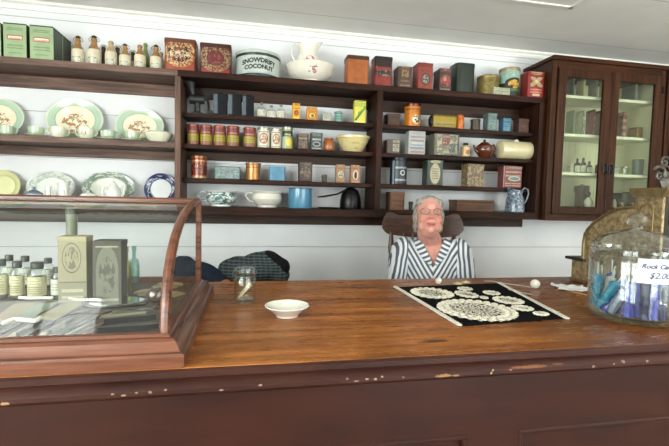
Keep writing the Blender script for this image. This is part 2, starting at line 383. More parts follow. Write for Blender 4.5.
# ------------------------------------------------------------------ counter
ZT = .9
M_top = None
def counter_top_mat():
    t = NT('worn_counter_boards'); o = t.sep('Object')
    g1 = t.noise(1.6, stretch=(1, 14, 14), detail=7, rough=.68); g2 = t.noise(2.2, detail=4); g3 = t.noise(9, stretch=(1, 5, 5), detail=5, rough=.7)
    c = t.mix(t.smooth(g1, .32, .7), lin('7a4319'), lin('b9753a')); c = t.mix(t.ma('MULTIPLY', t.smooth(g2, .5, .75), .6), c, lin('45230f'))
    c = t.mix(t.ma('MULTIPLY', t.smooth(g3, .6, .8), .35), c, lin('a06f3e'))
    light_falloff = t.smooth(t.ma('ADD', o[0], t.ma('MULTIPLY', t.ma('SUBTRACT', g2, .5), 1.6)), .25, 1.1)      # window light falloff painted into the boards, darker towards the right
    c = t.mix(t.ma('MULTIPLY', light_falloff, .5), c, lin('4a2412'))
    for y in (1.135, 1.345, 1.585):
        f = t.ma('LESS_THAN', t.ma('ABSOLUTE', t.ma('SUBTRACT', t.ma('ADD', o[1], t.ma('MULTIPLY', g2, .004)), y)), .0014); c = t.mix(f, c, lin('160c07'))
    # pale scratches, thickest near the front edge between the showcase and the cloth
    wv = t.noise(26, stretch=(1, 2.5, 1), detail=5, rough=.75); f = t.ma('MULTIPLY', t.ma('GREATER_THAN', wv, .66), t.ma('LESS_THAN', t.edist(o[0], o[1], .22, 1.0, .22, .09), 1))
    c = t.mix(t.ma('MULTIPLY', f, .75), c, lin('c79a63'))
    # dark knot stains
    for (x, y, rx, ry) in ((.47, 1.0, .045, .012), (-.03, 1.5, .05, .01), (.4, 1.66, .06, .01)):
        e = t.ma('ADD', t.edist(o[0], o[1], x, y, rx, ry), t.ma('MULTIPLY', t.ma('SUBTRACT', g3, .5), 2.0)); c = t.mix(t.ma('MULTIPLY', t.smooth(e, 1.2, .5), .8), c, lin('1f110a'))
    rg = t.ma('MULTIPLY_ADD', g3, .3, .14)
    t.bsdf(c, rg, 0, .35, bump=t.ma('ADD', g1, t.ma('MULTIPLY', g3, .4)), bd=.0012, coat=.0); return t.m
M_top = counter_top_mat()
CH = [(.44, .858, .028, .006, 'b48a5c'), (.47, .857, .012, .004, 'b48a5c'), (.67, .866, .05, .0045, '9a6240'), (.63, .866, .02, .004, '9a6240'), (.74, .868, .02, .003, '8a5636'), (-.46, .855, .012, .006, 'c99a78'), (-.27, .862, .005, .003, 'b08f74'),
      (-.25, .858, .006, .003, 'b8977c'), (-.225, .862, .004, .003, 'b8977c'), (-.2, .861, .005, .004, 'b08f74'), (-.17, .864, .005, .003, 'b8977c'), (.23, .858, .008, .003, 'ae9280'), (.255, .861, .006, .004, 'c4ab94'), (.275, .86, .005, .004, 'c4ab94'),
      (.29, .864, .004, .003, 'c4ab94'), (.21, .864, .004, .003, 'ae9280'), (.34, .86, .004, .003, 'ae9280'), (.84, .858, .006, .006, 'ae9a80'), (.93, .865, .008, .006, 'ae9a80'), (.90, .861, .004, .003, 'c8a880'), (1.0, .863, .006, .004, 'c8b090'), (1.1, .866, .01, .003, 'b08a60'),
      (.02, .862, .006, .003, 'c8b0a0'), (-.06, .857, .006, .003, 'ae9280'), (.56, .857, .004, .006, 'd8c0a0'), (.565, .864, .004, .003, 'd8c0a0'), (.61, .862, .005, .003, 'c09070')]
def painted(name, chips=None, col='391a12'):
    t = NT(name); o = t.sep('Object'); n1 = t.noise(4, stretch=(1, 4, 4), detail=5); c = t.mix(t.smooth(n1, .3, .75), lin(col), lin('2b140e'))
    if chips:
        wob = t.ma('MULTIPLY', t.ma('SUBTRACT', t.noise(70, detail=4, rough=.85), .5), 2.6)
        for (cx, cz, rx, rz, cc) in chips:
            c = t.mix(t.ma('LESS_THAN', t.ma('ADD', t.edist(o[0], o[2], cx, cz, rx*.7, rz*.65), wob), 1.0), c, tuple(v_*.6 for v_ in lin(cc)[:3])+(1,))
        sp = t.ma('MULTIPLY', t.ma('GREATER_THAN', t.noise(55, detail=3, rough=.8), .73), t.ma('LESS_THAN', o[2], .872)); c = t.mix(sp, c, lin('b08a70'))
    t.bsdf(c, .42, 0, .3, bump=n1, bd=.002); return t.m
M_paint = painted('brown_counter_paint'); M_nose = painted('chipped_brown_paint', CH, '40221b')
ct = thing('store_counter', 'long wooden store counter with chipped brown painted front', 'counter', (0, 0, 0))
CX0, CX1 = -2.1, 2.5
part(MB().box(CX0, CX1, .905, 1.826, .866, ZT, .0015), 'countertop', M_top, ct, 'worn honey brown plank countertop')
part(MB().prism([(.904, .8995), (.899, .8985), (.895, .895), (.895, .884), (.898, .881), (.905, .879), (.9, .874), (.892, .87), (.886, .863), (.886, .855), (.891, .848), (.9, .843), (.912, .841), (.93, .84), (.93, .865), (.904, .865)], 'x', CX0, CX1), 'edge_moulding', M_nose, ct)
fp = MB(); yf = .93
fp.box(CX0, CX1, yf+.014, yf+.034, .1, .866).box(CX0, CX1, yf, yf+.014, .684, .84).box(CX0, CX1, yf, yf+.014, .1, .22)
for a, b in ((CX0, -2.0), (-1.15, -1.0), (-.35, -.203), (-.1975, -.1), (.53, .672), (1.36, 1.5), (2.35, CX1)): fp.box(a, b, yf, yf+.014, .22, .684)
part(fp, 'front_frame', M_paint, ct)
for a, b in ((-2.0, -1.15), (-1.0, -.35), (-.1, .53), (.672, 1.36), (1.5, 2.35)):
    bd = MB()
    for (p, q, r, s) in ((a, b, .672, .684), (a, b, .22, .232), (a, a+.012, .232, .672), (b-.012, b, .232, .672)): bd.box(p, q, yf-.004, yf+.014, r, s, .003)
    part(bd, 'panel_moulding', M_paint, ct)
part(MB().box(CX0, CX1, yf+.03, yf+.05, 0, .1), 'plinth', M_paint, ct)
for x in (CX0, CX1-.03): part(MB().box(x, x+.03, yf+.034, 1.76, 0, .866), 'end_panel', M_paint, ct)

# ------------------------------------------------------------------ showcase on the counter
M_case = wood('reddish_case_wood', '4c2617', '855038', 'x', .3, 1.3, spec=.5, coat=.2)
M_casey = wood('reddish_case_wood_deep', '452216', '7a4a34', 'y', .3, 1.3, spec=.5, coat=.3)
M_caseglass = glass('old_case_glass', 'f6faf7', .026, .5, 4, haze=.016, hazecol='eef2ee')
cs = thing('display_case', 'curved glass tabletop showcase in a reddish wooden frame on the counter', 'display case', (-.64, 1.25, ZT+.001))
OX, OY, OZ = -.64, 1.25, ZT+.001
X0c, X1c, Y0c, Y1c = -1.15, -.1375, .906, 1.60
prof = [(0, 0), (0, .024), (.003, .029), (.009, .031), (.012, .034), (.019, .05), (.026, .055), (.034, .056), (.038, .062), (.052, .063), (.052, .04)]
def mitred(sides):
    m = MB()
    for sd in sides:
        t = []
        for (o, z) in prof:
            c = [(X0c+o, Y0c+o), (X1c-o, Y0c+o), (X1c-o, Y1c-o), (X0c+o, Y1c-o)]
            t.append([(c[sd][0]-OX, c[sd][1]-OY, z), (c[(sd+1) % 4][0]-OX, c[(sd+1) % 4][1]-OY, z)])
        m.sheet(t)
    bmesh.ops.recalc_face_normals(m.bm, faces=m.bm.faces); return m
for sd in range(4): part(mitred((sd,)), 'base_moulding', M_casey if sd % 2 else M_case, cs, angle=25)
M_deck = mat('brown_case_floor', '51432f', .7, wear=.25, wscale=8)
ZD = .957
part(MB().box(X0c+.05-OX, X1c-.05-OX, Y0c+.05-OY, Y1c-.05-OY, .02, ZD-OZ), 'deck', M_deck, cs)
CURVE = [(.957, .962), (.962, 1.0), (.973, 1.042), (.998, 1.09), (1.03, 1.125), (1.075, 1.157), (1.14, 1.187), (1.23, 1.213), (1.36, 1.234), (1.52, 1.244)]
def cpt(y, z): return y-OY, z-OZ
for x in (-.185, -1.1):
    part(MB().tube([(x-OX, *cpt(*q)) for q in CURVE], [.0115]*8+[.0105, .0095], 10), 'curved_post', M_case, cs)
    part(MB().box(x-.009-OX, x+.009-OX, 1.525-OY, 1.545-OY, ZD-OZ, 1.243-OZ, .002), 'back_post', M_case, cs)
part(MB().prism([(1.50-OY, 1.222-OZ), (1.50-OY, 1.231-OZ), (1.493-OY, 1.235-OZ), (1.493-OY, 1.246-OZ), (1.50-OY, 1.252-OZ), (1.545-OY, 1.252-OZ), (1.545-OY, 1.222-OZ)], 'x', X0c+.05-OX, -.192-OX), 'top_rail', M_case, cs)
part(MB().box(X0c+.05-OX, -.194-OX, 1.53-OY, 1.545-OY, ZD-OZ, ZD+.02-OZ), 'back_rail', M_casey, cs)
g = MB(); cc = []
for (y0, z0), (y1, z1) in zip(CURVE, CURVE[1:]):
    for k in range(3): cc.append((y0+(y1-y0)*k/3, z0+(z1-z0)*k/3))
cc.append(CURVE[-1])
g.sheet([[(-1.092-OX, *cpt(*q)), (-.193-OX, *cpt(*q))] for q in cc]); part(g, 'curved_glass', M_caseglass, cs, 'bent glass front')
for x in (-.185, -1.1):
    g = MB(); g.sheet([[(x-OX, *cpt(*q)), (x-OX, q[0]-OY, ZD-OZ)] for q in cc if q[0] < 1.525]); part(g, 'side_glass', M_caseglass, cs)
# ------------------------------------------------------------------ goods on the shelves
VX = 252.0
def fit_box(x0, x1, yt, zs, Yf, d):
    """outer picture extent of a box whose front stands at depth Yf -> (centre X, width, height)"""
    k = (Yf+d)/Yf
    if x0 > VX: x0 = VX+(x0-VX)*k
    if x1 < VX: x1 = VX+(x1-VX)*k
    yb = 223+ (210-223)
    a = at(x0, yt, Yf); b = at(x1, yt, Yf); return (a[0]+b[0])/2, b[0]-a[0], (a[1]+b[1])/2-zs
def fit_round(x0, x1, yt, zs, Yc):
    a = at(x0, yt, Yc); b = at(x1, yt, Yc); th = math.atan(((a[0]+b[0])/2)/Yc)
    r = (b[0]-a[0])*math.cos(th)/2; zt = (a[1]+b[1])/2
    if zt > CZ: zt = CZ+(zt-CZ)*(Yc-min(r, .15))/Yc
    return (a[0]+b[0])/2, r, zt-zs
BR = '2a1b14'
def box_tin(name, cat, label, x0, x1, yt, zs, m, d=.1, Yf=2.625, lid='top', lm=None, group=None, bev=.004, vround=0, rz=0, knob=False):
    X, w, h = fit_box(x0, x1, yt, zs, Yf, d); lm = lm or m
    t = thing(name, label, cat, (X, Yf+d/2, zs), (0, 0, rz), group)
    hb = h-.012 if lid else h
    q = MB()
    if vround: q.box(-w/2, w/2, -d/2, d/2, 0, hb, vround, 3, vertical=True)
    else: q.box(-w/2, w/2, -d/2, d/2, 0, hb, bev)
    part(q, 'body', m, t)
    if lid == 'top':
        q = MB(); e = .0015
        if vround: q.box(-w/2-e, w/2+e, -d/2-e, d/2+e, hb-.012, h, vround, 3, vertical=True)
        else: q.box(-w/2-e, w/2+e, -d/2-e, d/2+e, hb-.012, h, .003)
        part(q, 'lid', lm, t)
    elif lid == 'dome':
        q = MB(); q.box(-w/2-.001, w/2+.001, -d/2-.001, d/2+.001, hb-.012, hb, .003, vertical=True)
        q.ell((0, 0, hb-.002), (w*.42, d*.42, .016)); part(q, 'lid', lm, t)
    elif lid == 'flap':
        q = MB().box(-w/2+.002, w/2-.002, -d/2+.002, d/2-.002, hb, h, .001); part(q, 'top_flap', lm, t)
    return t
def can(name, cat, label, x0, x1, yt, zs, m, Yc=2.66, lm=None, lid=True, group=None, knob=0, rim=True, taper=1.0):
    X, r, h = fit_round(x0, x1, yt, zs, Yc); lm = lm or m
    t = thing(name, label, cat, (X, Yc, zs), (0, 0, 0), group)
    hb = h*.9 if lid else h
    pr = [(0, 0), (r*taper-.001, 0), (r*taper, .002), (r*taper, .005), (r*taper-.0012, .006), (r-.0012, hb-.005), (r, hb-.004), (r, hb)]
    pr += [(0, hb)] if lid else [(r-.003, hb), (r-.004, hb*.1), (0, hb*.1)]
    part(MB().lathe(pr, n=28), 'body', m, t)
    if lid:
        q = MB().lathe([(r+.0008, hb-.004), (r+.0012, hb-.003), (r+.0012, h-.003), (r-.002, h), (r-.006, h-.003), (0, h-.003)], n=28)
        if knob: q.ell((0, 0, h+knob*.4), (knob, knob, knob*.8), n=10)
        part(q, 'lid', lm, t)
    return t
def lathed(name, cat, label, X, Y, zs, parts_, group=None, n=28, sx=1, sy=1, rz=0):
    t = thing(name, label, cat, (X, Y, zs), (0, 0, rz), group)
    for (pn, pr, m) in parts_: part(MB().lathe(pr, n=n, sx=sx, sy=sy), pn, m, t)
    return t

# ---- top shelf
m_green = mat('pale_green_litho', '94aa80', .4, layers=[('text', .15, .8, .85, .9, 2, '4a6a48'), ('rect', .16, .52, .84, .66, 'b0543c'), ('rect', .2, .55, .8, .63, 'e6dfc8'), ('text', .24, .555, .76, .62, 1, 'a04030'), ('text', .15, .26, .85, .42, 2, '56744e'), ('text', .2, .12, .8, .2, 1, '6a8a62')], front=.1, wear=.15)
m_greenside = mat('dark_green_tin', '34422c', .4, wear=.3)
def green_tin(x0, x1, yt, Yf, label, sib=None):
    a = at(x0, yt, Yf); b = at(x1, yt, Yf); w = b[0]-a[0]; h = (a[1]+b[1])/2-Z_TOP; d = .115
    t = thing('tea_tin', label, 'tin', ((a[0]+b[0])/2, Yf+d/2, Z_TOP), group='pale green square tins')
    part(MB().box(-w/2+.002, w/2-.002, -d/2+.003, d/2, 0, h-.004, .002), 'body', m_greenside, t)
    part(MB().box(-w/2, w/2, -d/2, -d/2+.003, 0, h-.002), 'front_face', m_green, t, 'pale green printed front')
    part(MB().box(-w/2-.001, w/2+.001, -d/2-.001, d/2+.001, h-.008, h, .002), 'lid', m_greenside, t)
    return t
green_tin(3, 26, 23, 2.595, 'pale green square tin, first whole one from the left end of the top shelf')
green_tin(29.5, 53, 25.5, 2.595, 'pale green square tin beside the stoneware bottles on the top shelf')
green_tin(-22, .3, 21.5, 2.595, 'green square tin cut off at the left edge of the picture')
green_tin(29.5, 53, 25.5, 2.595, 'dark green sided tin standing behind the front green tin').location.y += .119
m_stone = mat('cream_stoneware', 'd6cdb4', .3, layers=[('ring', .5, .26, .36, .17, .14, '6a7468'), ('text', .26, .14, .74, .38, 3, '5c6a64'), ('rblot', .5, .26, .5, .24, .35, 9, .52, '7c8478')], front=.4, wear=.15, coat=.3)
m_stone_t = mat('tan_stoneware_glaze', 'a47a48', .25, wear=.3, coat=.4); m_stone_p = mat('pale_buff_glaze', 'b9a27c', .3, wear=.2, coat=.3)
m_stone_d = mat('dark_brown_glaze', '4a2c18', .25, wear=.3, coat=.4); m_wire = mat('grey_wire', '6a665e', .4, .8); m_greenglass = mat('olive_bottle_glaze', '7c8a52', .2, wear=.2, coat=.5)
def stone_bottle(px, w, yt, Y, label, neck, swing=True, body=None):
    X, r, h = fit_round(px-w/2, px+w/2, yt, Z_TOP, Y)
    if swing: h -= .012
    t = thing('stoneware_bottle', label, 'bottle', (X, Y, Z_TOP), group='stoneware bottles on the top shelf')
    part(MB().lathe([(0, 0), (r*.94, 0), (r, .004), (r, h*.46), (r*.97, h*.52), (r*.9, h*.56)], n=20), 'body', body or m_stone, t)
    part(MB().lathe([(r*.9, h*.56), (r*.72, h*.65), (r*.5, h*.74), (r*.4, h*.84), (r*.38, h*.9), (r*.46, h*.91), (r*.46, h*.96), (r*.36, h), (0, h)], n=20), 'neck', neck, t)
    if swing:
        q = MB(); q.lathe([(r*.34, h), (r*.36, h+.008), (r*.2, h+.015), (0, h+.016)], n=12); part(q, 'stopper', M_dark if neck != m_stone_d else m_stone, t)
        q = MB()
        for s in (-1, 1): q.tube([(s*r*.47, 0, h*.86), (s*r*.75, 0, h*.93), (s*r*.7, 0, h*.99), (s*r*.3, 0, h+.012)], .0016, 5)
        part(q, 'wire_bail', m_wire, t)
    return t
for a in ((78, 14, 34.5, 2.63, 'swing top stoneware bottle right beside the green tins', m_stone_t), (94, 15, 34, 2.63, 'tallest stoneware bottle, second from the green tins', m_stone_t),
          (111, 12.5, 39.5, 2.63, 'pale topped stoneware bottle without a wire stopper', m_stone_p, False), (125, 12.5, 42.5, 2.63, 'stoneware bottle with dark cap, fourth from the green tins', m_stone_t),
          (140, 12, 43.5, 2.63, 'brown necked stoneware bottle in front of the green one', m_stone_t, False), (156, 12.5, 43.5, 2.63, 'stoneware bottle beside the copper red scrolled tin', m_stone_t),
          (103.5, 11, 43.5, 2.76, 'dark brown bottle half hidden behind the tallest stoneware bottle', m_stone_d, True, m_stone_d), (117.5, 11, 44, 2.76, 'dark brown bottle half hidden behind the pale topped one', m_stone_d, True, m_stone_d),
          (133, 10, 49, 2.76, 'short bottle peeping out behind the fourth stoneware bottle', m_stone_d), (145.5, 10, 42, 2.76, 'olive green bottle behind the stoneware bottles', m_greenglass, False, m_greenglass), (161, 10, 51, 2.76, 'short bottle behind the last stoneware bottle', m_stone_p, False)):
    stone_bottle(*a)
m_cop = mat('copper_red_litho', '8a4630', .3, .15, layers=[('rect', .03, .05, .97, .24, '9a4830'), ('rblot', .5, .58, .5, .46, .5, 11, .5, 'c9ac7c'), ('eblot', .5, .6, .4, .3, 8, .52, '2a1a14'), ('eblot', .5, .56, .34, .14, 14, .5, 'd9c8a8'), ('eblot', .5, .75, .3, .12, 9, .55, 'd8b884')], front=.2, wear=.2)
box_tin('biscuit_tin', 'tin', 'copper red tin with scrollwork, left of its darker red twin', 164, 198, 38.5, Z_TOP, m_cop, .12, 2.605, vround=.018, lm=mat('rust_lid', '6a3a28', .4, .3))
m_red2 = mat('dark_red_litho', '5c2420', .3, .15, layers=[('rect', .05, .04, .95, .17, '8c3028'), ('rblot', .5, .55, .52, .5, .45, 13, .5, '9a8460'), ('ell', .5, .55, .25, .27, '6c2c30'), ('eblot', .5, .55, .22, .24, 9, .55, '8c5450'), ('rect', .03, .0, .97, .04, 'a88c60')], front=.2, wear=.2)
box_tin('biscuit_tin', 'tin', 'dark red scrolled tin beside the coconut drum', 200, 232, 43.5, Z_TOP, m_red2, .12, 2.605, vround=.014, lm=mat('dark_maroon_lid', '4a2420', .4, .3))
# coconut drum
m_drum = mat('pale_blue_green_tin', 'bcc6bf', .35, wear=.18, wscale=14, layers=[('text', .25, .1, .75, .17, 1, '8a9a90')], front=.4)
m_navy = mat('navy_band', '232e30', .35, wear=.2)
X, r, h = fit_round(234, 282.5, 47.5, Z_TOP, 2.692)
dr = thing('coconut_drum', 'large pale round drum lettered SNOWDRIFT COCONUT', 'tin', (X, 2.692, Z_TOP))
r = min(r, .134)
part(MB().lathe([(0, 0), (r, 0), (r, h*.8), (0, h*.8)], n=48), 'body', m_drum, dr)
part(MB().lathe([(r+.001, h*.75), (r+.0015, h*.755), (r+.0015, h*.85), (r+.0008, h*.855)], n=48), 'band', m_navy, dr, 'dark band under the lid')
part(MB().lathe([(r, h*.85), (r+.002, h*.86), (r+.002, h*.97), (r-.003, h*.985), (r-.006, h*.97), (0, h)], n=48), 'lid', m_drum, dr)
part(MB().lathe([(r+.0006, 0), (r+.001, .001), (r+.001, .008), (r+.0002, .01)], n=48), 'base_rim', m_navy, dr)
def wrap_text(s, size, rr, zc, arch, par, m, az=0.0, bold=.0014, name='lettering'):
    me = text_mesh(s, size, bold=bold)
    for v in me.vertices:
        x, y, d = v.co; a = x/rr+az; q = rr+.0012+ (d if d > 0 else 0)
        v.co = (q*math.sin(a), -q*math.cos(a), zc+y-arch*(x/.1)**2)
    part(MB().add_mesh(me), name, m, par); bpy.data.meshes.remove(me)
m_ink = mat('black_ink', '1c1f20', .5, wear=0)
taz = .02
wrap_text('SNOWDRIFT', .036, r, h*.56, .016, dr, m_ink, taz); wrap_text('COCONUT', .034, r, h*.315, .012, dr, m_ink, taz)
# basin and pitcher
m_rose = mat('rose_sprig_china', 'e9e3d6', .15, layers=[('eblot', .54, .55, .06, .2, 9, .48, 'c0566a'), ('eblot', .5, .58, .1, .28, 11, .56, '5c7a62')], front=.45, wear=.06, coat=.5)
X, r, h = fit_round(283, 337, 59.5, Z_TOP, 2.68); r = min(r, .15)
bs = thing('wash_basin', 'white china wash basin painted with pink roses', 'basin', (X, 2.68, Z_TOP))
part(MB().lathe([(0, .006), (r*.45, .006), (r*.48, 0), (r*.5, .002), (r*.5, .012), (r*.7, .025), (r*.88, h*.5), (r*.97, h*.85), (r*1.03, h), (r*.99, h), (r*.9, h*.7), (r*.6, .03), (0, .022)], n=40), 'bowl', m_rose, bs)
m_rose2 = mat('rose_sprig_pitcher', 'e9e3d6', .15, layers=[('eblot', .45, .45, .2, .12, 6, .52, 'c86a78'), ('eblot', .6, .25, .35, .12, 9, .54, '6a8a6a')], front=.5, wear=.06, coat=.5)
def pitcher(name, label, X, Y, zs, prof_, m, hside, hpts, hr, spout=1.25, cat='pitcher', lip=.02, hm=None):
    t = thing(name, label, cat, (X, Y, zs)); q = MB().lathe(prof_, n=28)
    zt = max(z for r_, z in prof_)
    for v in q.bm.verts:             # draw the lip out to a spout on the side away from the handle
        k = max(0, (v.co.z-zt*.72)/(zt*.28)); a = math.atan2(v.co.y, v.co.x*-hside)
        s_ = max(0, math.cos(a))**3*k
        v.co.x *= 1+s_*(spout-1)*1.6; v.co.z += s_*lip*1.3 + (1-abs(math.sin(a)))*k*lip*.3
    part(q, 'body', m, t); part(MB().tube([(hside*x, 0, z) for x, z in hpts], hr, 8, flat=.7), 'handle', hm or m, t); return t
pX, pr_, ph = fit_round(295, 321, 41, Z_TOP, 2.68); pk = (ph-.026)/.18
zb = Z_TOP+.024
pitcher('wash_pitcher', 'white rose painted pitcher standing in the wash basin', pX, 2.68, zb, [(a*1.2, b*pk) for a, b in [(0, 0), (.04, 0), (.046, .01), (.06, .05), (.062, .075), (.056, .105), (.046, .13), (.043, .15), (.05, .18), (.047, .18), (.039, .15), (.05, .07), (0, .01)]], m_rose2, -1,
        [(a*1.2, b*pk) for a, b in [(.044, .172), (.066, .185), (.084, .175), (.086, .14), (.076, .11), (.057, .09)]], .006, spout=1.35, lip=.02)
m_or = mat('orange_tin_paint', 'a65c2a', .35, .1, layers=[('text', .2, .14, .85, .4, 1, '9a4e20'), ('rect', .0, .0, 1, .04, '6a3a1c')], front=.2, wear=.25)
box_tin('tea_tin', 'tin', 'plain orange tin right of the china wash basin', 344, 369.5, 55.5, Z_TOP, m_or, .11, 2.605, vround=.012, lm=mat('dark_bronze_lid', '4c2c1c', .4, .3))
m_rb = mat('red_black_tin', '86302a', .35, .1, layers=[('rect', 0, .7, 1, 1, '2e1c1a'), ('rect', 0, .36, 1, .6, '3a2422'), ('blot', 0, .36, 1, .6, 9, .54, '9a7a6a'), ('blot', 0, .0, 1, .35, 8, .6, '6a2018')], front=.98, wear=.3)
box_tin('tea_tin', 'tin', 'red tin with a black top and dark band, next to the orange tin', 371, 393, 56.5, Z_TOP, m_rb, .1, 2.605, vround=.012, lm=mat('soot_lid', '2a1e1c', .4, .3))
m_bt = mat('brown_lettered_tin', '4c3428', .4, layers=[('blot', .25, .55, .75, .92, 8, .48, '9a7a58'), ('text', .2, .32, .8, .5, 1, '8a6a4c'), ('text', .15, .1, .85, .25, 1, 'a08468')], front=.2, wear=.3)
box_tin('spice_tin', 'tin', 'small brown lettered tin between two red tins on top shelf', 393.5, 412.5, 66.5, Z_TOP, m_bt, .09, 2.605)
m_rp = mat('red_portrait_tin', '8c382c', .35, layers=[('ell', .52, .4, .3, .22, '2a201c'), ('ell', .52, .4, .22, .17, 'b0a090'), ('eblot', .52, .4, .2, .16, 7, .5, '4a4440'), ('rect', 0, .84, 1, 1, '7a2c24'), ('text', .2, .68, .8, .78, 1, '6a2018')], front=.2, wear=.25)
box_tin('tobacco_tin', 'tin', 'narrow red tin with an oval portrait and domed lid', 412.5, 433.5, 61, Z_TOP, m_rp, .1, 2.605, lid='dome', lm=mat('brick_lid', '7a3026', .4, .2))
m_bp = mat('brown_red_figure_tin', '40302a', .4, layers=[('eblot', .5, .5, .42, .3, 5, .47, 'a04438'), ('ell', .45, .6, .14, .12, 'b08478'), ('text', .1, .06, .9, .2, 1, '9a8c7c')], front=.2, wear=.3)
box_tin('spice_tin', 'tin', 'small brown tin with red picture beside the dark green canister', 433, 452, 68.5, Z_TOP, m_bp, .1, 2.605)
m_dg = mat('blackish_green_paint', '1f2b22', .35, wear=.25)
box_tin('canister', 'canister', 'large plain dark green canister on the top shelf', 448, 476.5, 63, Z_TOP, m_dg, .125, 2.63, vround=.03)
m_ol = mat('olive_gold_tin', '8a7a42', .35, .35, layers=[('allblot', 40, .55, '6a5c34')], wear=.3)
can('round_tin', 'tin', 'olive gold round tin behind the small white box', 477, 500, 73.5, Z_TOP, m_ol, 2.69)
m_bl = mat('aqua_can_label', '8fb0a4', .35, layers=[('rect', 0, 0, 1, .52, '1e2620'), ('ell', .5, .55, .4, .16, '1e2620'), ('eblot', .5, .47, .3, .16, 4, .42, 'c89a3a'), ('rect', .1, .2, .9, .3, '4a6a4a'), ('blot', 0, .75, 1, .9, 9, .55, 'b4c4ac')], wear=.2)
can('coffee_can', 'can', 'tall aqua can with a black and yellow label', 499, 520.5, 66, Z_TOP, m_bl, 2.67, lm=mat('tan_lid', 'a08a68', .4, .3))
m_wb = mat('small_printed_carton', 'b4b498', .6, layers=[('text', .08, .55, .92, .9, 1, '3c4434'), ('blot', .05, .1, .95, .5, 9, .52, '6a7a5a'), ('rect', 0, 0, 1, .07, '4a5440')], front=.2, wear=.15)
box_tin('carton', 'box', 'low white printed carton in front of the olive round tin', 490, 510.5, 87.5, Z_TOP, m_wb, .045, 2.59, lid='flap')
m_rs = mat('red_bow_tin', '8c2a26', .35, layers=[('diag', .15, .45, .9, .85, .62, .36, .11, 'a89c78'), ('diag', .15, .45, .9, .85, -.62, .98, .11, 'a89c78'), ('ell', .52, .67, .1, .06, 'd8c070'), ('ell', .5, .26, .2, .14, 'c04a38'), ('text', .15, .2, .85, .42, 2, 'c8a488'), ('rect', .3, .08, .75, .16, 'c8b49a')], front=.2, wear=.2)
box_tin('tea_tin', 'tin', 'red tin with a crossed bow design against the glazed cabinet', 519.5, 545, 71.5, Z_TOP, m_rs, .09, 2.6)

# ---- upper row under the top shelf
m_iron = mat('grey_cast_metal', '2a2c2e', .45, .2, wear=.4)
X, w, h = fit_box(187, 209, 92, Z_A, 2.69, .08)
t = thing('hand_mincer', 'grey cast metal kitchen grinder in the dark left corner', 'grinder', (X, 2.70, Z_A))
q = MB(); q.lathe([(0, 0), (.034, 0), (.034, .006), (.014, .014), (.013, .06), (.02, .066)], n=16); part(q, 'stand', m_iron, t)
q = MB(); q.tube([(-.035, 0, .075), (.03, 0, .075)], [.024, .022], 14); part(q, 'barrel', m_iron, t)
part(MB().lathe([(.012, 0), (.014, .03), (.034, .068), (.036, .07), (.033, .07), (.011, .03)], n=16), 'hopper', m_iron, t, loc=(-.018, 0, .09), rot=(0, -.3, 0))
q = MB(); q.tube([(.03, 0, .075), (.045, 0, .075), (.05, -.02, .05), (.056, -.045, .012)], .005, 8); q.tube([(.05, -.045, .012), (.074, -.048, .01)], .008, 8); part(q, 'crank', m_iron, t)
t.scale = (1.3, 1.0, 1.25)
m_slate = mat('slate_blue_enamel', '111418', .5, wear=.15, spec=.15); m_slate_l = mat('slate_blue_pale_side', '5c6670', .45, wear=.2, spec=.2)
for k, (x0, x1, yt, lab) in enumerate(((214, 228, 92.5, 'dark slate square canister nearest the cast metal grinder'), (228.5, 242, 93, 'dark slate square canister, middle one of three'), (243, 254, 94.5, 'dark slate square canister beside the little clear bottles'))):
    X, w, h = fit_box(x0, x1, yt, Z_A, 2.67, .05)
    t = thing('square_canister', lab, 'canister', (X, 2.665, Z_A), group='three dark slate canisters')
    part(MB().box(-w/2, w/2, -.025, .025, 0, h-.014, .008, 2, vertical=True), 'body', m_slate, t)
    part(MB().box(-w/2-.0004, -w/2+w*.3, -.0264, -.024, .004, h-.018, .001), 'front_strip', m_slate_l, t, 'paler strip down the front')
    part(MB().lathe([(.008, h-.014), (.008, h-.008), (.012, h-.006), (.012, h), (0, h)], n=12, c=(0, 0, 0)), 'cap', M_dark, t)
m_cork = mat('cork_stopper', '9a8460', .8)
def phial(x0, x1, yt, zs, Y, label, group, cap=None, tall=.7, name='glass_bottle', gm=None, labm=None):
    X, r, h = fit_round(x0, x1, yt, zs, Y); t = thing(name, label, 'bottle', (X, Y, zs), group=group)
    hs = h*tall
    part(MB().lathe([(0, .001), (r*.95, 0), (r, .003), (r, hs*.8), (r*.8, hs*.94), (r*.38, hs), (r*.36, h*.9), (r*.46, h*.91), (r*.46, h*.95), (r*.3, h*.95)], n=20), 'body', gm or M_clear, t)
    part(MB().lathe([(r*.3, h*.86), (r*.3, h), (0, h)], n=12), 'stopper', cap or m_cork, t)
    if labm: part(MB().lathe([(r+.0006, hs*.15), (r+.0006, hs*.7)], n=14, a0=-PI*.95, a1=-PI*.05), 'paper_label', labm, t)
    return t
m_paper = mat('white_paper_label', 'dcd6c4', .7, layers=[('text', .1, .1, .9, .9, 4, '6a6458')], wear=.1)
for a in ((257, 266, 101.5, 'small clear corked bottle beside the slate canisters'), (267, 276, 104.5, 'small clear corked bottle, middle of the three'), (277, 285.5, 103.5, 'small clear corked bottle beside the yellow carton')):
    phial(a[0], a[1], a[2], Z_A, 2.68, a[3], 'three little clear bottles', labm=m_paper)
m_yb = mat('yellow_carton', 'd8a02c', .5, layers=[('ell', .5, .45, .3, .2, '7a4418'), ('ell', .52, .43, .17, .12, 'b85c2c'), ('text', .12, .72, .9, .9, 1, '8a5a1c'), ('rect', 0, .08, 1, .16, 'e6bc4c')], front=.2, wear=.1)
box_tin('carton', 'box', 'tall yellow carton with a brown round emblem', 292, 300.5, 103, Z_A, m_yb, .04, 2.655, lid='flap')
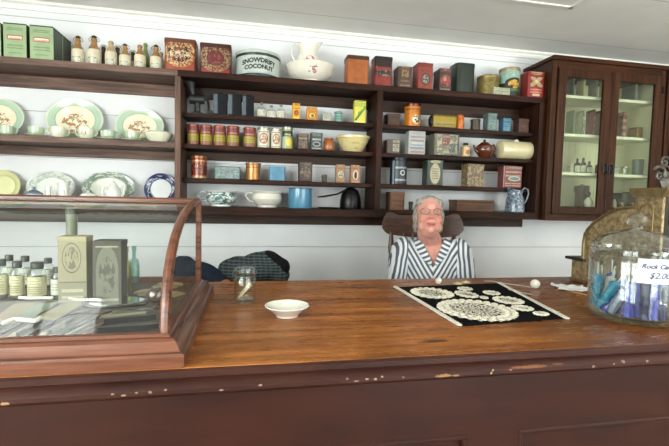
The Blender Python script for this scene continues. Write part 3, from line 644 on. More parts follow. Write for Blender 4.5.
m_ob = mat('orange_carton', 'd0872a', .5, layers=[('ell', .5, .42, .34, .28, 'e8c05c'), ('ring', .5, .42, .36, .3, .2, '8a4a1c'), ('ell', .55, .4, .14, .16, '5c6a2a'), ('text', .1, .76, .9, .92, 1, '8a4a18')], front=.2, wear=.1)
box_tin('carton', 'box', 'squarish orange carton right of the tall yellow carton', 306, 317.5, 107, Z_A, m_ob, .045, 2.655, lid='flap')
m_sw = mat('pale_printed_tin', 'b4b6a8', .45, layers=[('text', .1, .3, .9, .8, 2, '5c6254'), ('rect', 0, 0, 1, .1, '6a7064')], front=.2, wear=.2)
box_tin('small_tin', 'tin', 'tiny pale printed tin between the orange carton and teal can', 322, 331.5, 112.5, Z_A, m_sw, .04, 2.655)
m_tl = mat('teal_label', '7ca49c', .45, layers=[('text', .1, .25, .9, .75, 2, '3c5c58'), ('rect', 0, .86, 1, 1, '4c6460')], wear=.2)
can('small_can', 'can', 'small teal can near the yellow and green packet', 334.5, 342.5, 111, Z_A, m_tl, 2.68)
m_yg = mat('yellow_green_packet', 'd8cc50', .5, layers=[('rect', 0, .78, 1, 1, 'b4bc4c'), ('diag', .05, .1, .95, .85, .8, .05, .09, '3f7a3a'), ('diag', .3, .3, .95, .95, .5, .3, .05, '6a9a3c'), ('rect', 0, 0, 1, .1, 'e8dc80')], front=.2, wear=.1)
box_tin('seed_packet', 'box', 'upright yellow and green packet at the shelf end', 353, 366.5, 100.5, Z_A, m_yg, .045, 2.655, lid='flap')

# ---- second row: cans and bowl
m_spice = mat('red_yellow_can_label', '7a332e', .35, layers=[('rect', 0, .22, 1, .58, 'a89a30'), ('text', .15, .28, .85, .52, 2, '6a5c18'), ('rect', 0, 0, 1, .2, '8a5a48'), ('text', .15, .66, .85, .82, 1, 'c89488')], wear=.2)
m_canlid = mat('reddish_can_lid', '8a4a3c', .35, .4)
for x0, x1, yt, lab in ((187.5, 199, 123.5, 'red and yellow can, first from the dark left end of the row'), (200, 212.5, 124.5, 'red and yellow can, second from the left end'), (213.5, 226, 125, 'red and yellow can, middle one of the five'),
                        (227, 239.5, 125.5, 'red and yellow can, fourth of the five'), (243.5, 256, 127, 'red and yellow can beside the white floral cans')):
    can('spice_can', 'can', lab, x0, x1, yt, Z_B, m_spice, 2.68, lm=m_canlid, group='red and yellow cans in a row')
m_wc = mat('white_floral_can_label', 'd8d2bc', .4, layers=[('ring', .5, .5, .34, .3, .2, '8a4a3c'), ('eblot', .5, .5, .3, .27, 6, .5, 'a86a54'), ('text', .1, .84, .9, .95, 1, '3c3a34'), ('text', .1, .05, .9, .15, 1, '3c3a34')], front=.5, wear=.12)
can('food_can', 'can', 'white can with reddish emblem beside the red and yellow cans', 257.5, 270, 127, Z_B, m_wc, 2.68, lid=True, lm=mat('tin_lid', 'a8a69c', .3, .7), group='two white labelled cans')
can('food_can', 'can', 'white can with reddish emblem next to the dark banded can', 271, 281.5, 128, Z_B, m_wc, 2.68, lid=True, lm=MATS['tin_lid'], group='two white labelled cans')
m_gc = mat('green_yellow_can_label', '9ca85a', .4, layers=[('rect', 0, .62, 1, .9, '26302a'), ('text', .2, .66, .8, .86, 1, 'c8c8a8'), ('rect', .0, .0, .4, .6, 'a8b4a0'), ('ell', .62, .32, .3, .2, 'd8c450')], front=.6, wear=.15)
can('food_can', 'can', 'green and yellow can with a dark band near its top', 282, 293, 126.5, Z_B, m_gc, 2.68, lm=MATS['tin_lid'])
m_bk = mat('dark_brown_printed_tin', '3c302a', .4, layers=[('blot', .12, .12, .88, .88, 7, .5, '8a7460'), ('rect', .1, .76, .9, .84, 'a08c74')], front=.2, wear=.3)
box_tin('spice_tin', 'tin', 'small dark brown printed tin left of the dark blue tin', 297, 308.5, 133.5, Z_B, m_bk, .05, 2.655)
m_bb = mat('dark_blue_printed_tin', '3a4448', .4, layers=[('text', .12, .62, .88, .86, 1, 'c4c4b4'), ('ell', .5, .38, .34, .16, 'a8aca0'), ('ell', .5, .38, .26, .1, '2c3638'), ('rect', .1, .06, .9, .14, '9a9c90')], front=.2, wear=.25)
box_tin('spice_tin', 'tin', 'dark blue tin with pale oval beside the terracotta jar', 310, 322.5, 132.5, Z_B, m_bb, .05, 2.655)
m_tc = mat('terracotta_glaze', '9c5a2c', .3, wear=.3, coat=.3)
X, r, h = fit_round(323.5, 334.5, 137, Z_B, 2.68)
lathed('stoneware_jar', 'jar', 'small terracotta jar touching the yellow bowl', X, 2.68, Z_B, [('body', [(0, 0), (r*.85, 0), (r, h*.15), (r, h*.66), (r*.8, h*.8), (r*.74, h*.84)], m_tc), ('lid', [(r*.76, h*.83), (r*.82, h*.87), (r*.8, h*.96), (r*.3, h), (0, h)], m_tc)])
m_yw = mat('yellow_ware', 'd6c690', .25, layers=[('eblot', .5, .4, .3, .3, 4, .52, 'c4ae70')], front=.4, wear=.08, coat=.4)
X, r, h = fit_round(333.5, 371.5, 134, Z_B, 2.715); r = min(r, .112)
lathed('mixing_bowl', 'bowl', 'yellow mixing bowl at the end of the can row', X, 2.705, Z_B, [('bowl', [(0, .006), (r*.46, .006), (r*.5, 0), (r*.54, .004), (r*.68, h*.25), (r*.86, h*.6), (r*.94, h*.82)], m_yw), ('rim', [(r*.94, h*.82), (r*1.0, h*.84), (r*1.01, h*.97), (r*.98, h), (r*.93, h*.97), (r*.8, h*.5), (r*.4, h*.14), (0, h*.12)], m_yw)], n=40)

# ---- third row
m_rc = mat('red_coffee_can', '7c2c1c', .25, .2, layers=[('rect', 0, 0, 1, .13, 'a8845c'), ('rect', 0, .82, 1, .9, 'b08458'), ('blot', .1, .2, .9, .8, 6, .5, '3a1410'), ('blot', .1, .2, .9, .8, 9, .58, 'c4886c')], wear=.2)
can('coffee_can', 'can', 'red can with gold bands at the left end of third row', 191, 207.5, 155.5, Z_C, m_rc, 2.69, lm=mat('gold_brown_lid', '8a5c34', .3, .5))
m_bg = mat('grey_blue_printed_tin', '667a7c', .4, layers=[('blot', .06, .12, .94, .86, 7, .5, '8ea6a4'), ('blot', .3, .3, .7, .9, 8, .56, '8a6c58'), ('rect', 0, .88, 1, 1, '3c4a4c')], front=.2, wear=.25)
box_tin('flat_tin', 'tin', 'long low grey blue patterned tin', 214.5, 240.5, 166.5, Z_C, m_bg, .07, 2.655)
m_cp = mat('copper_canister_metal', 'a87848', .3, .5, layers=[('rect', 0, .78, 1, .82, '5c3c22')], wear=.25)
can('small_canister', 'canister', 'small copper canister with lid between blue tins', 245.5, 261, 162.5, Z_C, m_cp, 2.69)
m_bu = mat('bright_blue_paint', '4f88a6', .35, layers=[('rect', .0, .0, 1, .05, '3a6480')], wear=.2)
box_tin('flat_tin', 'tin', 'plain bright blue rounded tin', 269, 285.5, 166.5, Z_C, m_bu, .07, 2.655, vround=.012)
m_db = mat('dark_brown_figure_tin', '352620', .4, layers=[('eblot', .5, .5, .38, .36, 5, .52, '8a7258'), ('ell', .5, .42, .16, .16, '6a5844'), ('rect', .08, .88, .92, .94, '7a6650')], front=.2, wear=.3)
box_tin('spice_tin', 'tin', 'dark brown tin with worn picture in third row', 298, 312.5, 162, Z_C, m_db, .06, 2.655)
box_tin('small_tin', 'tin', 'very small dark tin standing alone in third row', 321.5, 327, 174.5, Z_C, mat('charcoal_tin', '38342e', .4, .2), .03, 2.66)
m_tn = mat('tan_oval_carton', 'a87c5c', .55, layers=[('ell', .5, .5, .36, .27, 'c8c0a4'), ('ring', .5, .5, .38, .29, .14, '4c4034'), ('eblot', .5, .5, .26, .2, 6, .52, '6a6a54'), ('text', .1, .86, .9, .95, 1, '6a4634'), ('text', .1, .06, .9, .15, 1, '6a4634')], front=.2, wear=.15)
box_tin('carton', 'box', 'tan carton with pale round emblem, left of a twin', 335, 345.5, 164.5, Z_C, m_tn, .05, 2.655, lid='flap', group='two tan cartons')
m_tn2 = mat('tan_figure_carton', 'a87458', .55, layers=[('ell', .5, .5, .3, .3, 'd0c4a8'), ('ell', .5, .48, .15, .22, '2c2826'), ('text', .1, .86, .9, .95, 1, '6a4634'), ('rect', .05, .05, .95, .1, 'c09c80')], front=.2, wear=.15)
box_tin('carton', 'box', 'tan carton with a dark figure in its oval, nearest the upright', 349.5, 360.5, 165, Z_C, m_tn2, .05, 2.655, lid='flap', group='two tan cartons')

# ---- bottom row of the middle bay
m_tw = mat('green_transfer_china', 'd5dcd6', .2, layers=[('blot', 0, .15, 1, .9, 7, .49, '4f7070'), ('ell', .45, .5, .13, .25, 'c8d4ce'), ('eblot', .45, .5, .12, .22, 5, .45, '55787a')], wear=.04, coat=.5)
def pot_with_handle(name, cat, label, x0, x1, hx0, yt, zs, m, rimm=None):
    X, r, h = fit_round(x0, x1, yt, zs, 2.71)
    r = min(r, .115)
    t = thing(name, label, cat, (X, 2.705, zs))
    part(MB().lathe([(0, .005), (r*.55, .005), (r*.58, 0), (r*.62, .004), (r*.62, .012), (r*.85, h*.3), (r*.95, h*.52), (r*.9, h*.74), (r*.88, h*.84), (r*.98, h*.97), (r, h), (r*.95, h), (r*.84, h*.82), (r*.9, h*.5), (r*.5, .02), (0, .018)], n=40), 'bowl', m, t)
    o = (at(x0, yt, 2.705)[0]-at(hx0, yt, 2.705)[0])
    part(MB().tube([(-r*.9, 0, h*.86), (-r*.95-o*.6, 0, h*.9), (-r-o, 0, h*.72), (-r*.95-o*.6, 0, h*.42), (-r*.88, 0, h*.34)], .008, 8, flat=.7), 'handle', m, t); return t
pot_with_handle('chamber_pot', 'pot', 'white handled pot with green leaf pattern on the lowest shelf', 205, 238, 198, 190.5, Z_D, m_tw)
pot_with_handle('chamber_pot', 'pot', 'plain white handled pot beside the blue mug', 251, 283, 245.5, 191, Z_D, mat('off_white_china', 'dcd8cc', .2, wear=.05, coat=.5))
m_be = mat('blue_enamel', '4c86a6', .2, wear=.1, coat=.5); m_ber = mat('dark_blue_rim', '2c4c62', .25)
X, r, h = fit_round(288.5, 312, 188, Z_D, 2.69)
t = thing('enamel_mug', 'large bright blue enamel mug on the lowest shelf', 'mug', (X, 2.68, Z_D))
part(MB().lathe([(0, .003), (r*.96, .003), (r*.98, 0), (r, .006), (r, h*.96), (r*.97, h*.96), (r*.95, .012), (0, .012)], n=36), 'body', m_be, t)
part(MB().lathe([(r, h*.955), (r*1.03, h*.97), (r*1.03, h), (r*.96, h), (r*.96, h*.955)], n=36), 'rim', m_ber, t)
part(MB().tube([(r*.6, r*.75, h*.8), (r*.95, r*1.2, h*.82), (r*1.1, r*1.35, h*.5), (r*.9, r*1.1, h*.25), (r*.62, r*.78, h*.25)], .007, 8), 'handle', m_be, t)
X, r, h = fit_round(340, 361.5, 186.5, Z_D, 2.69)
t = thing('iron_kettle', 'black domed iron pot with a long side handle', 'pot', (X, 2.69, Z_D))
part(MB().lathe([(0, 0), (r*.98, 0), (r, .006), (r*.99, h*.35), (r*.9, h*.62), (r*.68, h*.84), (r*.36, h*.95), (0, h*.98)], n=32), 'body', M_black, t)
part(MB().lathe([(r*.3, h*.94), (r*.32, h*.97), (r*.26, h*1.0), (0, h*1.01)], n=16), 'lid', M_black, t)
hx, hz = at(317, 197, 2.69)
part(MB().tube([(-r*.2, -.01, h*.93), (-r*.75, -.025, h*.8), (-r*1.3, -.03, h*.66), (hx-X+.04, -.03, hz-Z_D+.004), (hx-X, -.03, hz-Z_D)], [.009, .009, .008, .009, .006], 8, flat=.7), 'handle', M_black, t)
X, w, h = fit_box(316.5, 341, 207, Z_D, 2.655, .1)
q = MB().lathe([(0, 0), (.05, 0), (.056, .006), (.054, .009), (.046, .004), (0, .004)], n=32, sx=w/.112)
single(q, 'iron_plate', M_black, 'flat black iron plate lying left of the domed pot', 'plate', (X-.004, 2.68, Z_D))

# ---- right bay, upper row
m_wd = wood('box_wood_dark', '2c1a12', '5c3a26', 'x', .5, 1.6)
box_tin('wooden_box', 'box', 'low dark wooden box left of the orange canister', 384, 400.5, 113.5, Z_A, m_wd, .08, 2.67)
m_oc = mat('orange_canister_print', 'c87a22', .28, .15, layers=[('rect', 0, .78, 1, .84, '7a3c14'), ('ell', .58, .32, .26, .22, 'e0d4bc'), ('eblot', .58, .32, .24, .2, 6, .52, '2c2420'), ('blot', .05, .55, .95, .76, 8, .55, 'a85c18')], front=.5, wear=.15)
can('canister', 'canister', 'bright orange canister with a dark lid and white emblem', 404.5, 421, 102.5, Z_A, m_oc, 2.69, lm=mat('maroon_lid', '5a2418', .25, .3), knob=.006)
m_yp = mat('yellow_long_package', '8a7420', .45, layers=[('rect', 0, .3, 1, .8, 'a08826'), ('text', .15, .2, .9, .36, 1, '3c3410'), ('rect', 0, .86, 1, 1, '5c4c1a')], front=.5, wear=.2)
X, w, h = fit_box(428, 455.5, 115, Z_A, 2.66, .06)
t = thing('long_package', 'long yellow package lying on its side with dark rounded end', 'package', (X, 2.665, Z_A))
part(MB().box(-w/2, w/2, -.03, .03, 0, h, .008, 2), 'wrapper', m_yp, t)
part(MB().ell((-w/2, 0, h*.48), (.02, .029, h*.47)), 'end_cap', M_dark, t)
m_of = mat('orange_red_ball', 'd07a26', .4, layers=[('eblot', .5, .5, .5, .4, 3, .5, 'b8502a')], wear=.15)
X, r, h = fit_round(455.5, 464.5, 114, Z_A, 2.68)
t = thing('orange_tub', 'small orange and yellow tub at the end of the yellow package', 'tub', (X, 2.68, Z_A)); part(MB().lathe([(0, 0), (r*.8, 0), (r, h*.2), (r, h*.75), (r*.85, h*.85)], n=18), 'body', m_of, t); part(MB().lathe([(r*.88, h*.84), (r*.9, h*.88), (r*.7, h*.98), (0, h)], n=18), 'lid', m_of, t)
can('small_can', 'can', 'small dark tin can left of the grey green box', 470.5, 480.5, 118.5, Z_A, mat('brown_grey_tin', '4c4238', .4, .3, wear=.3), 2.69)
m_gb = mat('grey_green_printed_tin', '5c7270', .4, layers=[('blot', .1, .1, .9, .85, 6, .52, '7c9490'), ('rect', 0, .9, 1, 1, '3c4a48')], front=.2, wear=.25)
box_tin('spice_tin', 'tin', 'grey green tin standing beside the blue tin', 482.5, 497.5, 113, Z_A, m_gb, .07, 2.655)
m_b2 = mat('sea_blue_printed_tin', '33647e', .4, layers=[('rect', .08, .1, .92, .4, '4a86a0'), ('text', .1, .5, .9, .8, 2, '7aa8b4')], front=.2, wear=.25)
box_tin('spice_tin', 'tin', 'sea blue tin between grey green tin and brown box', 498, 511.5, 118, Z_A, m_b2, .06, 2.655)
m_b3 = mat('dark_brown_card_box', '44261e', .5, layers=[('eblot', .5, .5, .3, .2, 5, .5, '6a3828')], front=.2, wear=.25)
box_tin('wooden_box', 'box', 'dark brown box at the right end of upper row', 512.5, 529.5, 118.5, Z_A, m_b3, .07, 2.655)
# ---- right bay, second row
m_bl2 = mat('brown_box_pale_label', '5c4a40', .5, layers=[('rect', .45, .2, .92, .8, 'b4ac9c'), ('eblot', .68, .5, .2, .28, 5, .5, '7a7a6a')], front=.2, wear=.2)
box_tin('spice_box', 'box', 'brown box with pale label at left end of second row', 383.5, 400.5, 139.5, Z_B, m_bl2, .07, 2.67)
m_wp = mat('white_blue_printed_box', 'a8aaa8', .5, layers=[('text', .1, .08, .92, .94, 5, '8a5a5c'), ('rect', .14, .36, .88, .58, 'b8bcbc'), ('text', .16, .4, .86, .54, 1, '2f7a9c')], front=.2, wear=.12)
box_tin('soap_box', 'box', 'white box printed red and blue beside the patterned tin', 405, 426, 131, Z_B, m_wp, .07, 2.655, lid='flap')
m_pt = mat('patterned_cottage_tin', '6a6654', .4, layers=[('blot', .1, .1, .9, .95, 4, .52, 'a8a084'), ('blot', .3, .5, .62, .95, 5, .42, '7c3028'), ('blot', .6, .0, 1, .6, 6, .5, '34444c'), ('blot', .1, .0, .9, .9, 9, .6, 'c8c0a4'), ('rect', 0, .9, 1, 1, '3c362c')], front=.2, wear=.2)
box_tin('biscuit_tin', 'tin', 'large colourfully patterned tin in the second row', 428, 460, 134, Z_B, m_pt, .1, 2.615, vround=.01)
m_cb = mat('cream_bottle', 'd0b684', .35, layers=[('ell', .55, .38, .3, .2, 'a85a34')], front=.5, wear=.1)
X, r, h = fit_round(461, 470.5, 142.5, Z_B, 2.67)
lathed('small_bottle', 'bottle', 'small cream bottle with dark cap left of the teapot', X, 2.67, Z_B, [('body', [(0, 0), (r, .003), (r, h*.7), (r*.6, h*.8), (r*.5, h*.84)], m_cb), ('cap', [(r*.52, h*.82), (r*.56, h*.84), (r*.54, h), (0, h)], M_dark)], n=18)
m_tea = mat('brown_betty_glaze', '5a2a16', .12, wear=.15, coat=.7)
X, r, h = fit_round(473, 491, 139, Z_B, 2.70)
t = thing('teapot', 'round glossy brown teapot beside the cream bed warmer', 'teapot', (X, 2.665, Z_B))
part(MB().lathe([(0, .002), (r*.55, 0), (r*.62, .006), (r*.92, h*.28), (r, h*.45), (r*.88, h*.66), (r*.5, h*.78)], n=28), 'body', m_tea, t)
q = MB().lathe([(r*.5, h*.77), (r*.48, h*.82), (r*.2, h*.88), (r*.1, h*.9), (r*.16, h*.94), (r*.12, h), (0, h)], n=20); part(q, 'lid', m_tea, t)
part(MB().tube([(-r*.8, 0, h*.3), (-r*1.15, 0, h*.42), (-r*1.35, 0, h*.68)], [.014, .009, .006], 10), 'spout', m_tea, t)
part(MB().tube([(r*.8, 0, h*.66), (r*1.2, 0, h*.74), (r*1.42, 0, h*.5), (r*1.2, 0, h*.24), (r*.84, 0, h*.22)], .006, 8), 'handle', m_tea, t)
m_bw = mat('cream_stoneware_glaze', 'd4c8a0', .2, wear=.06, coat=.5)
X, w, h = fit_box(496, 533.5, 141.5, Z_B, 2.69, .02)
t = thing('bed_warmer', 'cream stoneware bed warmer lying beside the brown teapot', 'bed warmer', (X, 2.685, Z_B))
rr = h/2
part(MB().lathe([(0, -w/2), (rr*.7, -w/2), (rr*.96, -w/2+.01), (rr, -w/2+.02), (rr, w/2-.03), (rr*.95, w/2-.012), (rr*.7, w/2), (0, w/2)], n=28, M=Matrix.Translation((0, 0, rr)) @ Matrix.Rotation(PI/2, 4, 'Y')), 'body', m_bw, t)
part(MB().lathe([(.018, h-.004), (.018, h+.003), (.013, h+.006), (.012, h+.011), (0, h+.011)], n=14), 'stopper', M_white_china, t)
# ---- right bay, third row
m_bc = mat('blue_black_lettered_can', '222c36', .35, layers=[('text', .18, .64, .95, .82, 1, 'b4bcc4'), ('text', .18, .14, .95, .32, 1, 'b4bcc4'), ('ring', .6, .48, .16, .12, .45, 'b4bcc4'), ('rect', .06, 0, .14, 1, '8a98a8')], front=.5, wear=.2)
can('coffee_can', 'can', 'blue black can with white markings at left of third row', 390, 407.5, 157, Z_C, m_bc, 2.69, lm=mat('blue_black_lid', '1c242c', .3, .4))
m_go = mat('dark_green_oval_tin', '28382a', .35, layers=[('ell', .5, .5, .32, .44, 'b8ae8c'), ('ring', .5, .5, .34, .46, .08, '6a6a4c'), ('text', .3, .28, .7, .78, 5, '4c4a38')], front=.2, wear=.2)
box_tin('tea_tin', 'tin', 'dark green tin with a tall cream oval label', 422, 443.5, 160, Z_C, m_go, .09, 2.655)
m_bq = mat('brown_mottled_tin', '6a5438', .4, layers=[('allblot', 60, .52, 'a08c64'), ('blot', .05, .3, .95, .95, 5, .55, '4c3824')], front=.2, wear=.2)
box_tin('biscuit_tin', 'tin', 'brown mottled square tin in third row', 461, 484.5, 164, Z_C, m_bq, .09, 2.655)
m_rw = mat('red_white_printed_tin', '7c3c34', .4, layers=[('text', .08, .55, .95, .92, 2, 'b09c8c'), ('ell', .58, .46, .34, .12, 'b8bcac'), ('ell', .58, .46, .28, .08, '5c7a74'), ('text', .08, .08, .95, .3, 2, 'b4a08c'), ('rect', .0, .0, .02, 1, 'a8b0a8')], front=.2, wear=.2)
box_tin('biscuit_tin', 'tin', 'red and white printed tin with oval above the grey pitcher', 497, 522.5, 166, Z_C, m_rw, .08, 2.655)
# ---- right bay, lowest row
m_wb2 = wood('box_wood_brown', '4a2c1a', '7c5234', 'x', .5, 1.6)
t = box_tin('wooden_box', 'box', 'rounded brown wooden box above the left of chair back', 385, 405.5, 192, Z_D, m_wb2, .1, 2.655, vround=.02)
box_tin('small_tin', 'tin', 'little dark tin beside the brown wooden box', 408.5, 413, 201.5, Z_D, MATS['charcoal_tin'], .04, 2.69)
X, w, h = fit_box(446, 491, 200, Z_D, 2.655, .12)
t = thing('long_wooden_box', 'long low wooden box on the lowest shelf right of the woman', 'box', (X, 2.68, Z_D))
m_lw = wood('long_box_wood', '3c2214', '6e4528', 'x', .5, 1.4)
part(MB().box(-w/2, w/2, -.06, .06, 0, h*.8, .002), 'body', m_lw, t); part(MB().box(-w/2-.003, w/2+.003, -.063, .063, h*.8, h, .002), 'lid', m_lw, t)
m_ge = mat('grey_graniteware', '8a98a8', .22, layers=[('allblot', 70, .5, '4c5a6c')], wear=.1, coat=.5)
X, r, h = fit_round(505, 525, 190, Z_D, 2.625)
pitcher('enamel_pitcher', 'speckled blue grey enamel pitcher beside the glazed cabinet', X, 2.62, Z_D, [(0, 0), (r*.94, 0), (r, .005), (r*.98, h*.25), (r*.92, h*.55), (r*.78, h*.75), (r*.72, h*.84), (r*.8, h), (r*.77, h), (r*.68, h*.82), (r*.9, h*.3), (0, .01)], m_ge, 1,
        [(r*.74, h*.92), (r*1.05, h*1.12), (r*1.5, h*1.06), (r*1.6, h*.86), (r*1.42, h*.6), (r*1.16, h*.42), (r*.96, h*.36)], .006, spout=1.15, lip=.012, hm=mat('pale_grey_handle', '9aa4ac', .25, coat=.4))
# ------------------------------------------------------------------ crockery on the left shelves
m_plat = mat('mint_rim_china', 'b0c8b0', .16, wear=.03, coat=.5, layers=[('ring', .5, .5, .5, .5, .05, 'd4d8c4'), ('ell', .5, .5, .36, .36, '8fb0a0'), ('ell', .5, .5, .345, .345, 'e8e0c6'), ('eblot', .5, .42, .24, .24, 9, .52, 'b07a58'), ('eblot', .5, .45, .22, .18, 14, .58, '8a8a58')])
m_mint = mat('mint_china', 'b2c4a8', .16, wear=.03, coat=.5); m_cream = mat('cream_china', 'dcdcc4', .16, wear=.03, coat=.5)
def platter(x0, x1, yt, zs, label, m, name='platter', cat='platter', lean=.17, round_=False, group=None, rim=.72, Yb=None, wavy=0):
    Y = 2.765; a = at(x0, (yt+zs)/2, Y); b = at(x1, yt, Y); w = at(x1, yt, Y)[0]-at(x0, yt, Y)[0]; xc = (at(x1, yt, Y)[0]+at(x0, yt, Y)[0])/2
    th = math.atan(xc/Y); w *= math.cos(th)**.5
    h = (at((x0+x1)/2, yt, 2.795)[1]-zs)/math.cos(lean)
    q = MB(); rw, rh = w/2, h/2
    M = Matrix.Translation((0, 0, rh)) @ Matrix.Diagonal((rw, 1, rh, 1)) @ Matrix.Rotation(PI/2, 4, 'X')
    q.lathe([(0, .0), (rim*.86, .0), (rim*.95, .006), (1.0, .016), (1.0, .012), (rim, -.004), (0, -.004)], n=56, M=M)
    if wavy:
        for v in q.bm.verts:
            an = math.atan2((v.co.z-rh)/rh, v.co.x/rw); rr = math.hypot(v.co.x/rw, (v.co.z-rh)/rh)
            if rr > .9: k = 1-wavy*abs(math.sin(an*6)); v.co.x *= k; v.co.z = rh+(v.co.z-rh)*k
    return single(q, name, m, label, cat, (xc, YB-.022-math.sin(lean)*h-.004 if Yb is None else Yb, zs+.002), (-lean, 0, 0), group)
GP = 'mint rimmed platters with orange flowers'
platter(-34, 25, 99, Z_L, 'mint rimmed platter cut off at the left edge of the picture', m_plat, group=GP)
platter(44, 104, 99.5, Z_L, 'largest mint rimmed platter in full view, behind the sugar bowls', m_plat, group=GP)
platter(114, 164, 109, Z_L, 'smaller mint rimmed platter nearest the dark upright', m_plat, group=GP)
def cup(x0, x1, yt, Y, label, m, saucer=True, handle=1, lidded=False, two=False, name='teacup', cat='cup', group=None, sm=None):
    zc = Z_L+(.012 if saucer else 0)
    X, r, h = fit_round(x0, x1, yt, zc, Y)
    t = thing(name, label, cat, (X, Y, zc), group=group)
    part(MB().lathe([(0, .002), (r*.6, .002), (r*.62, 0), (r*.65, .004), (r*.9, h*.25), (r*.97, h*.6), (r, h), (r*.96, h), (r*.9, h*.6), (0, h*.15)], n=28), 'bowl', m, t)
    for s in ((-1, 1) if two else (handle,)):
        part(MB().tube([(s*r*.9, 0, h*.85), (s*r*1.28, 0, h*.9), (s*r*1.34, 0, h*.6), (s*r*1.1, 0, h*.32), (s*r*.82, 0, h*.33)], .0045, 7, flat=.7), 'handle', m, t)
    if saucer:
        q = MB().lathe([(0, .001), (r*.7, 0), (r*.8, .002), (r*1.5, .011), (r*1.5, .0125), (r*.8, .005), (0, .004)], n=32)
        single(q, 'saucer', sm or m, label.replace('mint', 'pale saucer under the mint', 1) if 'mint' in label else 'pale saucer under the '+label, 'saucer', (X, Y, Z_L+.0005), group='pale saucers')
    return t
cup(-2, 16, 125.5, 2.665, 'wide mint bowl at the left edge below the first platter', m_mint, False, 1, name='china_bowl', cat='bowl')
cup(27.5, 45, 126.5, 2.665, 'mint teacup between two big platters', m_mint, sm=m_cream)
cup(50, 67.5, 126.5, 2.665, 'two handled mint sugar bowl left of its twin', m_cream, False, two=True, name='sugar_bowl', cat='bowl', group='two handled sugar bowls')
cup(77.5, 95, 127, 2.665, 'two handled mint sugar bowl right of its twin, with flower sprig', mat('sprig_china', 'd4dcc4', .16, wear=.03, coat=.5, layers=[('eblot', .5, .5, .16, .2, 6, .5, 'b0705c')]), False, two=True, name='sugar_bowl', cat='bowl', group='two handled sugar bowls')
cup(100, 116.5, 130, 2.665, 'mint teacup left of the smaller platter', m_mint, sm=m_cream)
cup(124.5, 140, 131, 2.665, 'mint teacup in front of the smaller platter', m_mint, sm=m_cream)
X, r, h = fit_round(144, 173.5, 128.5, Z_L, 2.67)
t = thing('tureen', 'low cream covered dish beside the dark upright', 'dish', (X, 2.675, Z_L))
part(MB().lathe([(0, .003), (r*.5, .003), (r*.52, 0), (r*.56, .003), (r*.85, h*.35), (r, h*.66), (r*.97, h*.72), (0, h*.72)], n=36, sy=.8), 'bowl', m_cream, t)
part(MB().lathe([(r*1.0, h*.7), (r*.98, h*.78), (r*.7, h*.93), (r*.3, h*.99), (0, h)], n=36, sy=.8), 'lid', m_cream, t)
# lower left shelf (its front is hidden by the showcase rail)
m_pale = mat('pale_yellow_china', 'd6d6a0', .18, wear=.04, coat=.5, layers=[('ring', .5, .5, .36, .36, .04, 'b4b488'), ('ring', .5, .5, .5, .5, .03, 'c0bc90')])
platter(-18, 20.5, 171, Z_D, 'pale yellow plate at the left edge on the lower shelf', m_pale, 'plate', 'plate')
m_orn = mat('ornate_white_china', 'd8dcd4', .16, wear=.03, coat=.5, layers=[('rblot', .5, .5, .5, .5, .4, 7, .52, 'a4b0aa'), ('ring', .5, .5, .5, .5, .03, '9ca8a0'), ('ring', .5, .5, .34, .34, .03, 'b4bcb4')])
platter(23.5, 76, 172, Z_D, 'large ornate white platter behind the small blue lidded dish', m_orn, wavy=.03)
m_gg = mat('grey_green_rim_china', 'd8dcd0', .16, wear=.03, coat=.5, layers=[('rblot', .5, .5, .5, .5, .34, 6, .46, '8a9a8c'), ('rblot', .5, .5, .5, .5, .3, 12, .55, '5c7468')])
platter(80, 135, 172.5, Z_D, 'grey green rimmed platter behind the white teapot', m_gg)
m_bluew = mat('blue_rim_china', 'dce0e0', .16, wear=.03, coat=.5, layers=[('ring', .5, .5, .5, .5, .36, '26305c'), ('rblot', .5, .5, .44, .44, .34, 6, .55, 'c4ccd8'), ('rblot', .5, .5, .5, .5, .1, 14, .6, '6c78a0')])
platter(143.5, 177, 174, Z_D, 'white plate with broad deep blue patterned rim', m_bluew, 'plate', 'plate')
m_wchina = mat('white_teaware', 'dfe2dc', .15, wear=.03, coat=.6, layers=[('blot', .2, .2, .8, .8, 6, .6, 'a8b4a8')])
m_bdish = mat('blue_lid_china', '6a8296', .2, wear=.1, coat=.5)
Yt = 2.64
X, r, h = fit_round(25, 43, 186.5, Z_D, Yt)
t = thing('covered_dish', 'small white dish with a blue lid in front of ornate platter', 'dish', (X, Yt, Z_D))
part(MB().lathe([(0, 0), (r*.6, 0), (r*.95, h*.4), (r, h*.55), (0, h*.55)], n=28), 'bowl', m_wchina, t); part(MB().lathe([(r*1.03, h*.54), (r*1.0, h*.62), (r*.5, h*.78), (r*.14, h*.82), (r*.18, h*.92), (0, h)], n=28), 'lid', m_bdish, t)
X, r, h = fit_round(45, 51.5, 187.5, Z_D, Yt)
pitcher('cream_jug', 'tiny white cream jug between blue lidded dish and tall jug', X, Yt, Z_D, [(0, 0), (r*.8, 0), (r, h*.3), (r*.8, h*.7), (r*.9, h), (r*.84, h), (r*.7, h*.6), (0, .01)], m_wchina, -1, [(r*.8, h*.85), (r*1.5, h*.8), (r*1.4, h*.4), (r*.95, h*.3)], .004, spout=1.2, lip=.006, cat='jug')
X, r, h = fit_round(57, 70, 182.5, Z_D, Yt)
pitcher('milk_jug', 'white fluted jug standing before the ornate platter', X, Yt, Z_D, [(0, 0), (r*.9, 0), (r, h*.25), (r*.88, h*.6), (r*.8, h*.8), (r*.92, h), (r*.86, h), (r*.74, h*.8), (r*.8, h*.3), (0, .01)], m_wchina, -1, [(r*.84, h*.9), (r*1.5, h*.92), (r*1.55, h*.55), (r*.98, h*.3)], .0055, spout=1.2, lip=.008, cat='jug')
X, r, h = fit_round(79, 97, 190, Z_D, Yt)
